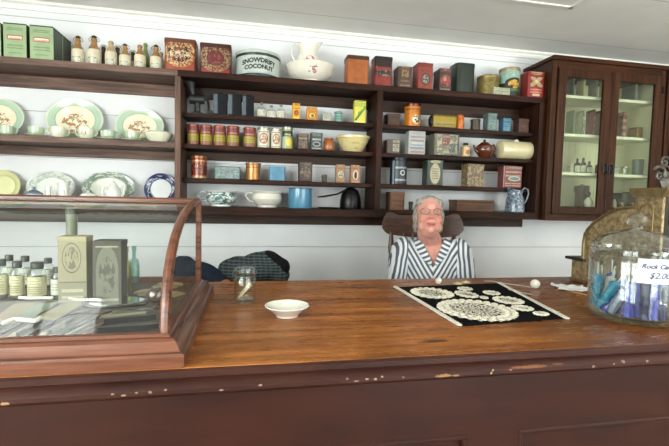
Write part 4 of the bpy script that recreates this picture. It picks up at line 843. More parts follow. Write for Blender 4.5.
lathed('covered_dish', 'dish', 'low white lidded bowl left of the white teapot', X, Yt, Z_D, [('bowl', [(0, 0), (r*.6, 0), (r, h*.45), (r*.98, h*.5), (0, h*.5)], m_wchina), ('lid', [(r*1.0, h*.5), (r*.8, h*.72), (r*.15, h*.86), (r*.18, h*.95), (0, h)], m_wchina)])
X, r, h = fit_round(105, 122, 180, Z_D, Yt)
t = thing('teapot', 'white china teapot in front of grey green platter', 'teapot', (X, Yt, Z_D))
part(MB().lathe([(0, 0), (r*.6, 0), (r*.9, h*.2), (r, h*.42), (r*.8, h*.68), (r*.5, h*.78)], n=28), 'body', m_wchina, t); part(MB().lathe([(r*.52, h*.77), (r*.3, h*.9), (r*.1, h*.92), (r*.14, h), (0, h*1.02)], n=20), 'lid', m_wchina, t)
part(MB().tube([(r*.8, 0, h*.3), (r*1.2, 0, h*.45), (r*1.42, 0, h*.75)], [.012, .009, .006], 8), 'spout', m_wchina, t); part(MB().tube([(-r*.8, 0, h*.65), (-r*1.3, 0, h*.7), (-r*1.35, 0, h*.35), (-r*.9, 0, h*.25)], .006, 8), 'handle', m_wchina, t)

# ------------------------------------------------------------------ things inside the glazed cabinet
C0, C1, C2, C3 = 1.236, *CAB_SH
def cbox(x0, x1, yt, z, name, cat, label, col, layers=(), d=.08, Y=2.62, lid='flap', **k):
    return box_tin(name, cat, label, x0, x1, yt, z+.0005, mat(name+'_'+col, col, .5, layers=layers, front=.2, wear=.2), d, Y, lid=lid, **k)
cbox(565, 574, 78, C3, 'storage_box', 'box', 'dark grey box at the left end of cabinet top shelf', '4c4c44')
cbox(575, 586.5, 78.5, C3, 'storage_box', 'box', 'cream box on the cabinet top shelf behind left door', 'b0a47c')
cbox(588, 598, 79.5, C3, 'storage_box', 'box', 'grey printed box on the cabinet top shelf behind left door', '84867c', [('blot', .05, .05, .95, .95, 6, .5, 'b0b2a6')])
can('storage_can', 'can', 'slim tan can beside the stile on cabinet top shelf', 599.5, 605, 80, C3, mat('tan_can', 'a08a64', .4, wear=.2), 2.64)
cbox(619, 639, 84, C3, 'storage_box', 'box', 'large grey box on cabinet top shelf behind right door', '6c6e66', d=.12)
cbox(565, 575, 110, C2, 'storage_tin', 'tin', 'pale green tin on the second cabinet shelf', '7a8a66', lid='top')
cbox(575.5, 584.5, 110.5, C2, 'storage_tin', 'tin', 'white and dark floral tin on second cabinet shelf', 'b4b49c', [('blot', .05, .05, .95, .95, 6, .5, '3a3c34')], lid='top')
cbox(585.5, 595.5, 109, C2, 'storage_tin', 'tin', 'red brown tin left of its twin in the cabinet', '7a3c2e', [('text', .1, .1, .9, .9, 3, 'a8705c')], lid='top', group='red brown cabinet tins')
cbox(596.5, 605, 109.5, C2, 'storage_tin', 'tin', 'red brown tin half hidden by left door stile', '75392c', [('text', .1, .1, .9, .9, 3, 'a8705c')], lid='top', group='red brown cabinet tins')
cbox(616, 624, 112, C2, 'storage_tin', 'tin', 'red brown tin behind the right cabinet door', '74402f', [('text', .1, .1, .9, .9, 3, 'b49080')], lid='top', group='red brown cabinet tins')
cbox(626, 643.5, 127, C2, 'wooden_box', 'box', 'low wooden box behind the right cabinet door', '8a6c3c')
cbox(566, 574, 166, C1, 'carton', 'box', 'little white carton on the third cabinet shelf', 'c4c2ae', d=.04)
m_am = glass('dark_bottle_glass', '6a5a44', .06, .4, 2.5)
for x, yt, lab in ((577.5, 158, 'dark capped bottle nearest the little white carton'), (583.5, 157.5, 'dark capped bottle, middle of the cabinet three'), (589.5, 161, 'dark capped bottle on third cabinet shelf nearest the stile')):
    phial(x-3.3, x+3.3, yt, C1, 2.66, lab, 'dark capped bottles in the cabinet', cap=M_dark, tall=.72, gm=m_am, labm=m_paper)
cbox(594, 600, 164.5, C1, 'small_tin', 'tin', 'small red brown tin beside the cabinet bottles', '6a3428', d=.04)
for x, lab in ((617, 'small glass jar behind the right door latch'), (625, 'small glass jar beside the grey blue canister')):
    X, r, h = fit_round(x-4, x+4, 166.5, C1, 2.66); t = thing('glass_jar', lab, 'jar', (X, 2.66, C1), group='two small cabinet jars')
    part(MB().lathe([(0, 0), (r, .002), (r, h*.8), (r*.8, h*.86)], n=20), 'body', M_clear, t); part(MB().lathe([(r*.84, h*.85), (r*.84, h), (0, h)], n=16), 'lid', mat('zinc_lid', '9a9a90', .35, .7), t)
can('canister', 'canister', 'grey blue canister on third cabinet shelf behind right door', 632, 644.5, 159, C1, mat('grey_blue_canister', '6c7a74', .35, wear=.15), 2.67)
q = MB(); q.tube([(.022*math.cos(a*PI/12), 0, .03+.03*math.sin(a*PI/12)) for a in range(25)], .004, 6, cap=False); X, z = at(639.5, 145, 2.8)
q.box(-.002, .002, .0, .012, .058, .075)
single(q, 'wall_hanging_ring', mat('brown_ring', '6a4a2c', .5), 'small brown oval ring hung inside the glazed cabinet', 'ring', (X, YB-.028, z-.03))
X, r, h = fit_round(575, 591, 184, C0, 2.69)
t = thing('brown_crock', 'brown crock with lid on the cabinet floor', 'crock', (X, 2.70, C0)); m_cr = mat('brown_crock_glaze', '4a2a1a', .35, wear=.3)
part(MB().lathe([(0, 0), (r*.8, 0), (r*.86, h*.1), (r*.86, h*.6), (r, h*.75), (r, h*.86), (0, h*.86)], n=26), 'body', m_cr, t); part(MB().lathe([(r*1.02, h*.86), (r*.96, h*.94), (r*.2, h*.96), (r*.2, h), (0, h)], n=22), 'lid', m_cr, t)
X, r, h = fit_round(584, 593.5, 191.5, C0, 2.6)
lathed('round_flask', 'bottle', 'round white flask with dark top in front of crock', X, 2.6, C0, [('body', [(0, 0), (r*.6, 0), (r, h*.25), (r*.95, h*.45), (r*.4, h*.62), (r*.3, h*.68)], mat('white_flask', 'c8c6b4', .25, wear=.1)), ('stopper', [(r*.34, h*.66), (r*.34, h*.78), (r*.5, h*.86), (r*.3, h), (0, h)], M_dark)], n=20)
cbox(613, 623, 193, C0, 'storage_box', 'box', 'dark box on the cabinet floor behind the right door', '2c2a24', d=.1, Y=2.64)
cbox(624, 634, 192, C0, 'storage_box', 'box', 'brown grey box on the cabinet floor near the cash register', '4c4436', d=.1, Y=2.64)
X, r, h = fit_round(611.5, 616.5, 198, C0, 2.59); lathed('small_bottle', 'bottle', 'tiny grey bottle before the dark cabinet box', X, 2.585, C0, [('body', [(0, 0), (r, 0), (r, h*.6), (r*.4, h*.8), (r*.4, h*.9)], mat('grey_flask', '8a8a80', .3)), ('cap', [(r*.5, h*.88), (r*.5, h), (0, h)], M_dark)], n=16)

# ------------------------------------------------------------------ things inside the showcase
ZD2 = ZD+.0005
def deck_xy(px, py): return on(px, py, ZD2)
m_ylab = mat('old_yellow_label', 'c4bc94', .6, layers=[('ell', .5, .72, .36, .16, 'dcd6b0'), ('text', .12, .12, .88, .55, 4, '6c6450'), ('text', .2, .62, .8, .86, 2, '5c5438')], front=.6, wear=.15)
m_wlab = mat('white_bottle_label', 'd8d6c8', .6, layers=[('text', .15, .3, .85, .8, 3, '8a867c')], front=.6, wear=.1)
m_milk = mat('grey_jar_contents', '5e5a4a', .7, wear=.3, wscale=80)
def case_jar(px, py, wpx, yt, label, lm, group, cap=None, fill=True):
    X, Y = deck_xy(px, py); Y += .02
    xx, r, h = fit_round(px-wpx/2, px+wpx/2, yt, ZD2, Y); X = xx
    t = thing('medicine_bottle', label, 'bottle', (X, Y, ZD2), group=group)
    part(MB().lathe([(0, 0), (r*.96, 0), (r, .004), (r, h*.68), (r*.85, h*.77), (r*.6, h*.8), (r*.6, h*.84)], n=24), 'body', M_clear, t)
    if fill: part(MB().lathe([(0, .003), (r*.9, .003), (r*.9, h*.6), (0, h*.6)], n=20), 'contents', m_milk, t)
    part(MB().lathe([(r+.0008, h*.1), (r+.0008, h*.62)], n=18, a0=-PI*1.02, a1=PI*.02), 'paper_label', lm, t)
    part(MB().lathe([(r*.68, h*.82), (r*.7, h*.84), (r*.7, h*.98), (r*.64, h), (0, h)], n=20), 'cap', cap or mat('dark_screw_cap', '3c3c38', .4, .2), t)
    return t
GJ = 'labelled bottles in the showcase'
case_jar(1, 299, 15, 259, 'yellow labelled bottle in the showcase, cut by the picture edge', m_ylab, GJ)
case_jar(17, 299.5, 15, 261, 'yellow labelled bottle in the showcase, second from picture edge', m_ylab, GJ)
case_jar(37, 300, 20, 262, 'widest yellow labelled bottle, left of the white labelled one', m_ylab, GJ)
case_jar(58, 298.5, 15, 267, 'shorter bottle with plain white label beside the cream portrait box', m_wlab, GJ, fill=False)
case_jar(25, 288, 13, 256, 'bottle peeping between the yellow labelled ones, second row', m_wlab, 'second row bottles in the showcase')
case_jar(9, 288, 13, 255, 'bottle at far left of second row in the showcase', m_wlab, 'second row bottles in the showcase')
case_jar(48, 288, 12, 258, 'dark capped bottle behind the white labelled bottle', m_wlab, 'second row bottles in the showcase')
def case_box(x0, x1, py, yt, d, name, cat, label, m, side=None):
    X, Y = deck_xy((x0+x1)/2, py); k = (Y+d)/Y
    a = at(x0, yt, Y); b = at(x1, yt, Y); w = b[0]-a[0]; h = (a[1]+b[1])/2-ZD2
    t = thing(name, label, cat, ((a[0]+b[0])/2, Y+d/2, ZD2))
    part(MB().box(-w/2, w/2, -d/2+.001, d/2, 0, h-.001, .001), 'body', side or m, t); part(MB().box(-w/2, w/2, -d/2, -d/2+.0012, 0, h-.001), 'front_label', m, t)
    part(MB().box(-w/2-.001, w/2+.001, -d/2-.001, d/2+.001, h-.014, h, .001), 'lid', side or m, t); return t
m_por = mat('cream_portrait_box', '968c72', .5, layers=[('rect', 0, 0, 1, .3, '8c8470'), ('text', .12, .05, .88, .26, 2, 'c4bca4'), ('ring', .48, .68, .34, .23, .07, '4c4436'), ('eblot', .48, .68, .24, .17, 5, .5, '6a5e4a'), ('rect', .0, .3, 1, .32, '6a6252')], wear=.12)
case_box(57.5, 86, 302.5, 236.5, .05, 'portrait_box', 'box', 'cream box with a portrait in a circle inside the showcase', m_por, mat('cream_box_side', 'a89c7c', .5, wear=.15))
m_arch = mat('dark_arch_box', '4a4538', .5, layers=[('ell', .5, .5, .4, .42, '6e6c5e'), ('rect', .1, .0, .9, .45, '6e6c5e'), ('eblot', .5, .45, .3, .3, 5, .5, '4c4a3e'), ('text', .1, .9, .9, .98, 1, 'b4ac94'), ('text', .1, .03, .9, .12, 1, 'c8c0a8')], wear=.15)
case_box(92.5, 121, 303, 241, .06, 'picture_box', 'box', 'dark box with an arched picture beside the clear bottles', m_arch, mat('dark_box_side', '3c382e', .5, wear=.2))
def flat_bottle(px, py, wpx, yt, label, tint):
    X, Y = deck_xy(px, py); X, r, h = fit_round(px-wpx/2, px+wpx/2, yt, ZD2, Y)
    t = thing('clear_bottle', label, 'bottle', (X, Y, ZD2), (0, 0, 0), 'empty clear bottles in the showcase')
    part(MB().lathe([(0, .001), (r*.95, 0), (r, .004), (r, h*.55), (r*.82, h*.66), (r*.36, h*.72), (r*.34, h*.88), (r*.44, h*.9), (r*.44, h), (r*.3, h), (r*.26, h*.7), (r*.9, h*.5), (r*.9, .006), (0, .006)], n=24), 'body', tint, t); return t
flat_bottle(126, 293, 13, 247, 'yellowish clear bottle beside the arched picture box', glass('yellowish_glass', 'e4e2b8', .05, .6, 2))
flat_bottle(134, 288, 11, 246, 'clear bottle standing behind the yellowish one', glass('bluish_glass', 'd8ece8', .06, .7, 2))
X, r, h = fit_round(65.5, 77.5, 207.5, ZD2, 1.44)
lathed('grey_cylinder', 'tube', 'tall grey green cylinder standing behind the portrait box', X, 1.44, ZD2, [('body', [(0, 0), (r, 0), (r, h-.006), (0, h-.006)], mat('grey_green_tube', '7c806c', .35, wear=.2)), ('end_cap', [(r+.001, h-.02), (r+.001, h), (0, h)], mat('grey_cap', '5c5e52', .35, .2))], n=24)
# papers and small goods lying on the case floor
ST = [0.0]
def flat(name, cat, label, p0, p1, wid, th, m, group=None, z0=0.0, bev=.001, taper=False):
    a = Vector(deck_xy(*p0)); b = Vector(deck_xy(*p1)); c = (a+b)/2; d = b-a; L = d.length
    q = MB()
    if taper: q.prism([(-L/2, -wid*.3), (L/2*.6, -wid/2), (L/2, -wid*.2), (L/2, wid*.2), (L/2*.6, wid/2), (-L/2, wid*.3)], 'z', 0, th)
    else: q.box(-L/2, L/2, -wid/2, wid/2, 0, th, bev)
    return single(q, name, m, label, cat, (c.x, c.y, ZD2+z0), (0, 0, math.atan2(d.y, d.x)), group)
m_card = mat('old_trade_card', '8e8256', .65, layers=[('blot', .08, .1, .92, .9, 5, .5, '6c7450'), ('rect', .06, .12, .94, .16, '5c5034')], wear=.2); m_card2 = mat('brown_trade_card', '94805a', .65, layers=[('text', .1, .15, .9, .85, 4, '7a6444')], wear=.2); m_card3 = mat('grey_green_card', '7c866c', .65, layers=[('blot', .1, .1, .9, .9, 6, .52, '5c6a54')], wear=.2)
GC = 'old cards lying in the showcase'
flat('paper_card', 'card', 'tan printed card lying at the picture edge in the showcase', (2, 324), (26, 303.5), .055, .002, m_card2, GC)
flat('paper_card', 'card', 'grey green card lying below the widest labelled bottle', (18, 322), (49, 304), .05, .002, m_card3, GC, .0025)
flat('paper_card', 'card', 'long tan green card lying in front of the portrait box', (44, 322), (78, 304), .055, .002, m_card, GC, .0052)
flat('paper_card', 'card', 'pale card lying under the dark knives near the front glass', (96, 316), (146, 313), .05, .002, mat('pale_card', 'a09270', .6, wear=.15), GC)
m_knife = [mat('blue_black_handle', '10141a', .3, wear=.2, coat=.2), mat('dark_horn_handle', '1e1511', .25, wear=.25, coat=.4), mat('bone_handle', 'c8b890', .35, wear=.2), mat('steel_blade', '8c9298', .2, .8, wear=.2), mat('maroon_handle', '5c2a26', .3, wear=.2)]
GK = 'pens and pocket knives in the showcase'
kn = [((104, 324), (156, 319), .02, .013, 0, 'thick blue black knife lying nearest the curved right post'), ((98, 332.5), (159, 328), .022, .012, 0, 'longest blue black knife along the front glass by the post'), ((112, 314.5), (152, 311), .014, .008, 3, 'steel blade lying under the hand mirror'),
      ((2, 335), (24, 322), .01, .006, 1, 'dark pen lying at picture edge by the front glass'), ((10, 338.5), (37, 324), .01, .006, 2, 'bone coloured pen, leftmost in the row'), ((25, 338.5), (54, 323), .011, .006, 1, 'dark brown pen beside the bone coloured one'),
      ((38, 338.5), (66, 324), .011, .006, 2, 'bone coloured pen in the middle of the row'), ((52, 338), (84, 322), .012, .007, 0, 'blue black pen in the middle of the row'), ((66, 337.5), (94, 323), .01, .006, 3, 'steel pen near the blue black knives'), ((80, 336.5), (104, 325), .011, .006, 4, 'maroon pen beside the longest blue black knife')]
kn += [((17, 336), (44, 320.5), .012, .007, 1, 'dark razor knife lying between the two leftmost bone pens'), ((46, 334.5), (72, 320), .013, .007, 1, 'dark horn knife crossing behind the middle bone pen'), ((60, 333), (88, 318.5), .012, .007, 0, 'blue black knife lying left of the steel pen'),
       ((74, 330), (100, 316.5), .013, .007, 1, 'dark horn knife beside the pale card'), ((86, 319), (112, 312.5), .012, .007, 0, 'small blue black knife under the left end of hand mirror'), ((58, 318.5), (92, 311), .011, .006, 1, 'dark horn knife lying in front of the picture box'),
       ((118, 308.2), (146, 305.5), .012, .007, 1, 'dark horn knife between the hand mirror and the round knob')]
for p0, p1, w_, th_, mi, lab in kn: flat('pocket_knife' if 'knife' in lab or 'blade' in lab else 'fountain_pen', 'knife' if 'knife' in lab or 'blade' in lab else 'pen', lab, p0, p1, w_, th_, m_knife[mi], GK, 0.0, .002, taper=True)
m_bead = mat('white_glass_beads', 'e4e2dc', .2, wear=0, coat=.5)
def necklace(label, pts, n):
    q = MB(); P = [Vector(deck_xy(*p)) for p in pts]
    for i in range(n):
        f = i/(n-1)*(len(P)-1); k = min(int(f), len(P)-2); c = P[k].lerp(P[k+1], f-k)
        q.ell((c.x-P[0].x, c.y-P[0].y, .0052), .0048, n=8)
    o = single(q, 'bead_necklace', m_bead, label, 'necklace', (P[0].x, P[0].y, ZD2+.009), group='white bead strings'); return o
necklace('white bead string lying below the widest labelled bottle', [(20, 302.5), (30, 303.5), (40, 303), (52, 303)], 14)
necklace('white bead string between portrait box and picture box', [(70, 303.5), (80, 305), (92, 304.5), (100, 305)], 12)
necklace('white bead string at the front glass near the picture edge', [(4, 329), (14, 325), (24, 326), (36, 327), (40, 324)], 16)
t0 = deck_xy(118, 303); hm = thing('hand_mirror', 'oval hand mirror lying beside the round dark knob', 'mirror', (t0[0], t0[1]-.01, ZD2), (0, 0, .12))
part(MB().lathe([(0, 0), (1, 0), (1.04, .004), (1, .009), (.9, .008), (0, .006)], n=36, M=Matrix.Diagonal((.082, .05, 1, 1))), 'frame', m_knife[1], hm)
part(MB().lathe([(0, .0085), (.86, .0085), (.86, .0075)], n=36, M=Matrix.Diagonal((.082, .05, 1, 1))), 'mirror_glass', mat('mirror_silver', 'dfe6ea', .03, 1, wear=0), hm)
part(MB().tube([(.08, 0, .006), (.1, .002, .006), (.115, .004, .006)], [.009, .007, .008], 8, flat=.5), 'handle', m_knife[1], hm)
X, Y = deck_xy(157, 310); kb = thing('door_knob', 'round dark brown door knob near the curved right post', 'knob', (X-.004, Y+.015, ZD2))
part(MB().lathe([(0, 0), (.012, 0), (.012, .006), (.008, .01), (.008, .016), (.018, .02), (.025, .03), (.026, .038), (.022, .05), (.01, .056), (0, .057)], n=24), 'knob_body', mat('brown_agate', '4a2c22', .15, wear=.4, coat=.7), kb)
m_ivory = mat('carved_bone', 'c4b48c', .4, layers=[('blot', 0, 0, 1, 1, 12, .5, '8c7a54')], wear=.2, bump=True)
def comb(label, px, py, w_, hgt, rz):
    X, Y = deck_xy(px, py); q = MB(); n = 11
    top = [(-w_/2+w_*i/16, hgt*(.6+.4*math.sin(PI*i/16))+(.003 if i % 2 else 0)) for i in range(17)]
    q.prism([(-w_/2, hgt*.42)]+top+[(w_/2, hgt*.42)], 'z', 0, .005)
    for i in range(n): x = -w_/2+w_*(i+.5)/n; q.box(x-w_*.028, x+w_*.028, -hgt*.3, hgt*.43, .0005, .0045)
    return single(q, 'hair_comb', m_ivory, label, 'comb', (X, Y, ZD2), (0, 0, rz), 'carved bone hair combs')
comb('carved bone hair comb nearest the clear bottles', 150, 294, .075, .055, .5); comb('carved bone hair comb right behind the curved post', 166, 287, .085, .06, -.3); comb('carved bone hair comb nearest the side glass', 175, 296, .07, .05, .9)

# ------------------------------------------------------------------ things on the counter
# preserving jar with a paper cone in it
jx, r, h = fit_round(234.5, 255.5, 268, ZT, 1.452)
mj = thing('mason_jar', 'small empty preserving jar with a paper cone inside', 'jar', (jx, 1.452, ZT+.0005))
r = .036; h = .122
part(MB().lathe([(0, .002), (r*.9, 0), (r, .006), (r, h*.66), (r*.9, h*.76), (r*.84, h*.79), (r*.8, h*.79), (r*.94, h*.64), (r*.94, .01), (0, .008)], n=32), 'body', glass('jar_glass', 'fafdfc', .06, .5, 2.6), mj)
part(MB().lathe([(r*.88, h*.77), (r*.9, h*.79), (r*.9, h*.98), (r*.84, h), (0, h*.995)], n=32), 'lid', glass('jar_lid_glass', 'f2f9f8', .1, .6, 2.0), mj)
q = MB()
q.tube([(r*.95*math.cos(a*PI/12), r*.95*math.sin(a*PI/12), h*.78) for a in range(25)], .0016, 6, cap=False)
q.tube([(-r*.95, 0, h*.78), (-r*1.12, -.004, h*.72), (-r*1.1, -.004, h*.86), (-r*.7, 0, h*1.02), (0, 0, h*1.03), (r*.7, 0, h*1.02), (r*1.1, 0, h*.86), (r*.95, 0, h*.78)], .0014, 6)
part(q, 'wire_clasp', m_wire, mj)
q = MB(); q.tube([(-.022, -.01, .018), (.0, -.006, .042), (.02, 0, .064)], [.0028, .006, .0085], 12)
single(q, 'paper_cone', mat('cream_paper', 'd4c8a4', .6, wear=.1), 'rolled cream paper cone leaning inside the preserving jar', 'paper', (jx, 1.452, ZT+.001))
# white saucer dish
dX, dY = on(287, 306.5, ZT+.03); ds = thing('china_dish', 'shallow white china dish on the counter', 'dish', (dX, dY, ZT+.0005))
part(MB().lathe([(0, .004), (.03, .004), (.031, 0), (.034, .001), (.035, .006), (.056, .024), (.0675, .033), (.066, .035), (.054, .028), (.032, .012), (0, .01)], n=44), 'bowl', M_white_china, ds)
# black cloth with lace edges and doilies
CA = [on(*p, ZT+.003) for p in ((397, 287), (498, 283), (565, 318), (462, 325.5))]
def cl(u, v): # u along front-left/back-left to right, v front to back
    a = Vector(CA[3]).lerp(Vector(CA[2]), u); b = Vector(CA[0]).lerp(Vector(CA[1]), u); return a.lerp(b, v)
cc0 = cl(.5, .5); clo = thing('black_cloth', 'black cloth square with white lace side edges on the counter', 'cloth', (cc0.x, cc0.y, ZT+.0005))
q = MB(); N = 24
def clz(u, v): return .0022+.0009*math.sin(7*u+3*v)*math.sin(5*v-2*u)
top = [[(cl(i/N, j/N).x-cc0.x, cl(i/N, j/N).y-cc0.y, clz(i/N, j/N)) for i in range(N+1)] for j in range(N+1)]
bot = [[(x, y, 0) for x, y, z in row] for row in top]
q.sheet(top); q.sheet([r_[::-1] for r_ in bot]); q.sheet([top[0], bot[0]]); q.sheet([bot[-1], top[-1]])
q.sheet([[r_[0] for r_ in bot], [r_[0] for r_ in top]]); q.sheet([[r_[-1] for r_ in top], [r_[-1] for r_ in bot]])
part(q, 'cloth_square', mat('black_cotton', '0d0d10', .95, wear=.3, spec=.1), clo, 'black cotton')
m_lace = mat('white_crochet', 'dcd6c6', .9, wear=.12, wscale=300, bump=True, spec=.1)
def lace_edge(u, flip, v0, v1):
    q = MB(); n = 34; sgn = 1 if flip else -1
    for i in range(n):
        v = v0+(v1-v0)*i/(n-1); p = cl(u+sgn*.012, v)-cc0
        q.lathe([(0, 0), (.0125, .001), (.011, .0045), (.004, .0062), (.0025, .0045), (0, .0045)], c=(p.x, p.y, .0005), n=10, sx=.75)
        if i % 3 == 0: p2 = cl(u+sgn*.02, v)-cc0; q.ell((p2.x, p2.y, .003), (.005, .006, .0028), n=8)
    part(q, 'lace_edging', m_lace, clo, 'white crochet lace edging')
lace_edge(0, False, .02, 1.0); lace_edge(1, True, .0, 1.0)
def doily_mat():
    t = NT('openwork_crochet'); o = t.sep('Object')
    # crochet holes: rings and spokes measured on the doily itself
    g = t.sep('Generated'); e = t.edist(g[0], g[1], .5, .5, .5, .5); an = t.ma('ARCTAN2', t.ma('SUBTRACT', g[1], .5), t.ma('SUBTRACT', g[0], .5))
    a = t.ma('SINE', t.ma('MULTIPLY', an, 22.0)); b = t.ma('SINE', t.ma('MULTIPLY', e, 30.0))
    hole = t.ma('MULTIPLY', t.ma('GREATER_THAN', t.ma('MULTIPLY', a, b), .32), t.ma('LESS_THAN', e, .62))
    nz = t.noise(90, detail=2); hole2 = t.ma('MULTIPLY', t.ma('GREATER_THAN', nz, .6), t.ma('LESS_THAN', e, .7)); hole = t.ma('MAXIMUM', hole, hole2)
    b_ = t.bsdf(t.mix(t.smooth(t.noise(200, detail=2), .35, .65), lin('cfc9b8'), lin('e6e0d0')), .9, 0, .1, bump=t.noise(160, detail=3), bd=.003)
    tr = t.n('ShaderNodeBsdfTransparent'); m = t.n('ShaderNodeMixShader'); t.put(m.inputs[0], hole); t.t.links.new(b_.outputs[0], m.inputs[1]); t.t.links.new(tr.outputs[0], m.inputs[2]); t.t.links.new(m.outputs[0], t.out.inputs[0]); return t.m
M_doily = doily_mat()
def doily(label, x, y, rx, ry, petals, dz=0):
    q = MB(); n = petals*8; rows = []
    for f in (0, .15, .3, .45, .6, .72, .82, .9, 1.0):
        row = []
        for i in range(n+1):
            a = 2*PI*i/n; sc_ = 1+(.05*abs(math.sin(a*petals/2))-.03)*(f > .85)
            ruf = .0016*math.sin(a*petals)*(f**2)*1.2+.0022
            row.append((rx*f*sc_*math.cos(a), ry*f*sc_*math.sin(a), ruf+.0006*math.sin(f*24)))
        rows.append(row)
    q.sheet(rows)
    for i in range(petals):          # raised shells round the rim
        a = 2*PI*i/petals; 
        for f, s in ((.93, 1.0), (.76, .85)):
            q.ell((rx*f*math.cos(a+(.5 if s < 1 else 0)*2*PI/petals), ry*f*math.sin(a+(.5 if s < 1 else 0)*2*PI/petals), .004), (rx*2.2/petals*s+.001, ry*2.2/petals*s+.001, .0035), n=8)
    bmesh.ops.remove_doubles(q.bm, verts=q.bm.verts, dist=1e-6)
    return single(q, 'doily', M_doily, label, 'doily', (x, y, ZT+.0042+dz), group='white crochet doilies on the black cloth', angle=60)
DO = [(478.5, 311.3, 38.5, 11.3, 26, 'largest round crochet doily at the front of black cloth'), (432.5, 294, 20.5, 5.4, 18, 'oval crochet doily near the back left of cloth'), (466.5, 295.3, 9.5, 3.4, 12, 'small round doily behind the largest one'), (508.5, 301.4, 13.5, 3.9, 14, 'openwork oval doily at the right of cloth'),
      (522.5, 309.2, 9.6, 2.7, 12, 'small openwork doily nearest the right front'), (541, 314.8, 7, 1.7, 10, 'tiny doily at the right front corner of cloth'), (484, 298.6, 3.4, 1.0, 8, 'tiniest doily in the middle of black cloth'), (491.5, 293.8, 7, 1.9, 10, 'flower shaped small doily near the back right of cloth'), (465, 289.6, 6.5, 1.5, 9, 'small cream doily at the back edge of cloth')]
for px, py, hw, hh, pet, lab in DO:
    c = on(px, py, ZT+.004); l_ = on(px-hw, py, ZT+.004); r_ = on(px+hw, py, ZT+.004); n_ = on(px, py+hh, ZT+.004); f_ = on(px, py-hh, ZT+.004)
    cy = (n_[1]+f_[1])/2
    doily(lab, on(px, py, ZT+.004)[0], cy, (r_[0]-l_[0])/2*.96, (f_[1]-n_[1])/2, pet)
m_wool = mat('white_thread_ball', 'e4e0d6', .9, wear=.1, wscale=200, bump=True, spec=.1)
def ball(label, px, py, r, name='thread_ball', m=m_wool):
    X, Y = on(px, py, ZT); q = MB().ell((0, 0, r), r, n=20)
    for k in range(10):
        ax = Vector((random.uniform(-1, 1), random.uniform(-1, 1), random.uniform(-1, 1))).normalized(); b_ = ax.orthogonal().normalized(); c_ = ax.cross(b_)
        q.tube([(Vector((0, 0, r))+(b_*math.cos(i*PI/10)+c_*math.sin(i*PI/10))*r*.985) for i in range(21)], r*.05, 5, cap=False)
    return single(q, name, m, label, 'thread', (X, Y, ZT+.0006), group='balls of white crochet thread')
ball('white ball of crochet thread standing on bare counter', 535, 288.5, .019); ball('white ball of crochet thread in front of the woman', 438.5, 284, .014)
q = MB(); P = [Vector((*on(*p, ZT+.002), .0018)) for p in ((532, 287.5), (522, 285.8), (510, 284.2), (498, 282.4), (492, 281), (484, 281.2))]
o_ = P[0].copy(); q.tube([p-Vector((o_.x, o_.y, 0)) for p in P], .0012, 5); single(q, 'crochet_thread', m_wool, 'loose white thread trailing from the standing thread ball', 'thread', (o_.x, o_.y, ZT+.0006))
def stick(name, cat, label, p0, p1, r, m, z=.0006, tip=False):
    a = Vector((*on(*p0, ZT+.003), r)); b = Vector((*on(*p1, ZT+.003), r)); q = MB(); d = b-a
    q.tube([(0, 0, r), d*.06+Vector((0, 0, r)), d*.5+Vector((0, 0, r)), d+Vector((0, 0, r))], [r*.45, r, r, r*.8], 8); return single(q, name, m, label, cat, (a.x, a.y, ZT+z))
m_metal = mat('pale_metal', 'b8b0a4', .3, .6, wear=.1)
stick('crochet_hook', 'hook', 'pale crochet hook lying right of the black cloth', (508, 289.8), (533, 294.8), .003, m_metal)
stick('wooden_pencil', 'pencil', 'pale wooden pencil lying between the paper and big candy jar', (570.5, 291.5), (592, 296.5), .0035, mat('pencil_wood', 'b08a5c', .5))
q = MB(); Nn = 10
for s in (0,):
    rows = []
    for j in range(Nn+1):
        rows.append([((i/Nn-.5)*.125+.012*math.sin(j*.6), (j/Nn-.5)*.11, .004+.010*abs(math.sin(i*.9+j*.5))*abs(math.sin(j*.7+.4))+.012*(i/Nn-.5)**2) for i in range(Nn+1)])
    q.sheet(rows)
me = evaluated(q, [('SOLIDIFY', dict(thickness=.001))]); X, Y = on(571, 289, ZT); q = MB().add_mesh(me); q_o = single(q, 'crumpled_paper', mat('white_paper', 'e4e4e2', .7, wear=.05), 'crumpled white paper lying before the cash register', 'paper', (X, Y, ZT-.002), (0, 0, -.5))
# loose crochet bits at the back edge of the cloth
for k, (p, lab) in enumerate((((458, 284.5), 'small beige crochet scrap at the back of black cloth'), ((466, 283.2), 'small beige crochet scrap right of its neighbour'))):
    X, Y = on(*p, ZT); q = MB()
    for i in range(3): q.tube([((.02-.005*i)*math.cos(a*PI/8), (.014-.004*i)*math.sin(a*PI/8), .003+.002*i) for a in range(17)], .0025, 6, cap=False)
    single(q, 'crochet_scrap', mat('beige_crochet', 'c4b080', .9, wear=.2), lab, 'crochet', (X, Y, ZT+.0006), group='beige crochet scraps')
# big candy jar
JX, JY, JR = 1.205, 1.133, .126
M_jar = glass('thick_jar_glass', 'f6faf9', .07, .75, 2.2)
cj = thing('candy_jar', 'big round glass candy jar with glass lid and handwritten price card', 'jar', (JX, JY, ZT+.0005))
part(MB().lathe([(0, .004), (JR*.86, .0), (JR*.94, .006), (JR, .02), (JR, .188), (JR*.98, .198), (JR*.93, .205), (JR*.94, .211), (JR*.98, .216), (JR*.98, .224), (JR*.93, .228), (JR*.89, .224), (JR*.89, .2), (JR*.96, .184), (JR*.96, .022), (JR*.8, .012), (0, .012)], n=56), 'body', M_jar, cj)
part(MB().lathe([(JR*.96, .2275), (JR*.97, .233), (JR*.94, .241), (JR*.8, .258), (JR*.55, .275), (JR*.25, .284), (JR*.14, .288), (JR*.13, .294), (JR*.2, .3), (JR*.24, .312), (JR*.2, .326), (JR*.1, .334), (0, .336)], n=48), 'lid', M_jar, cj)
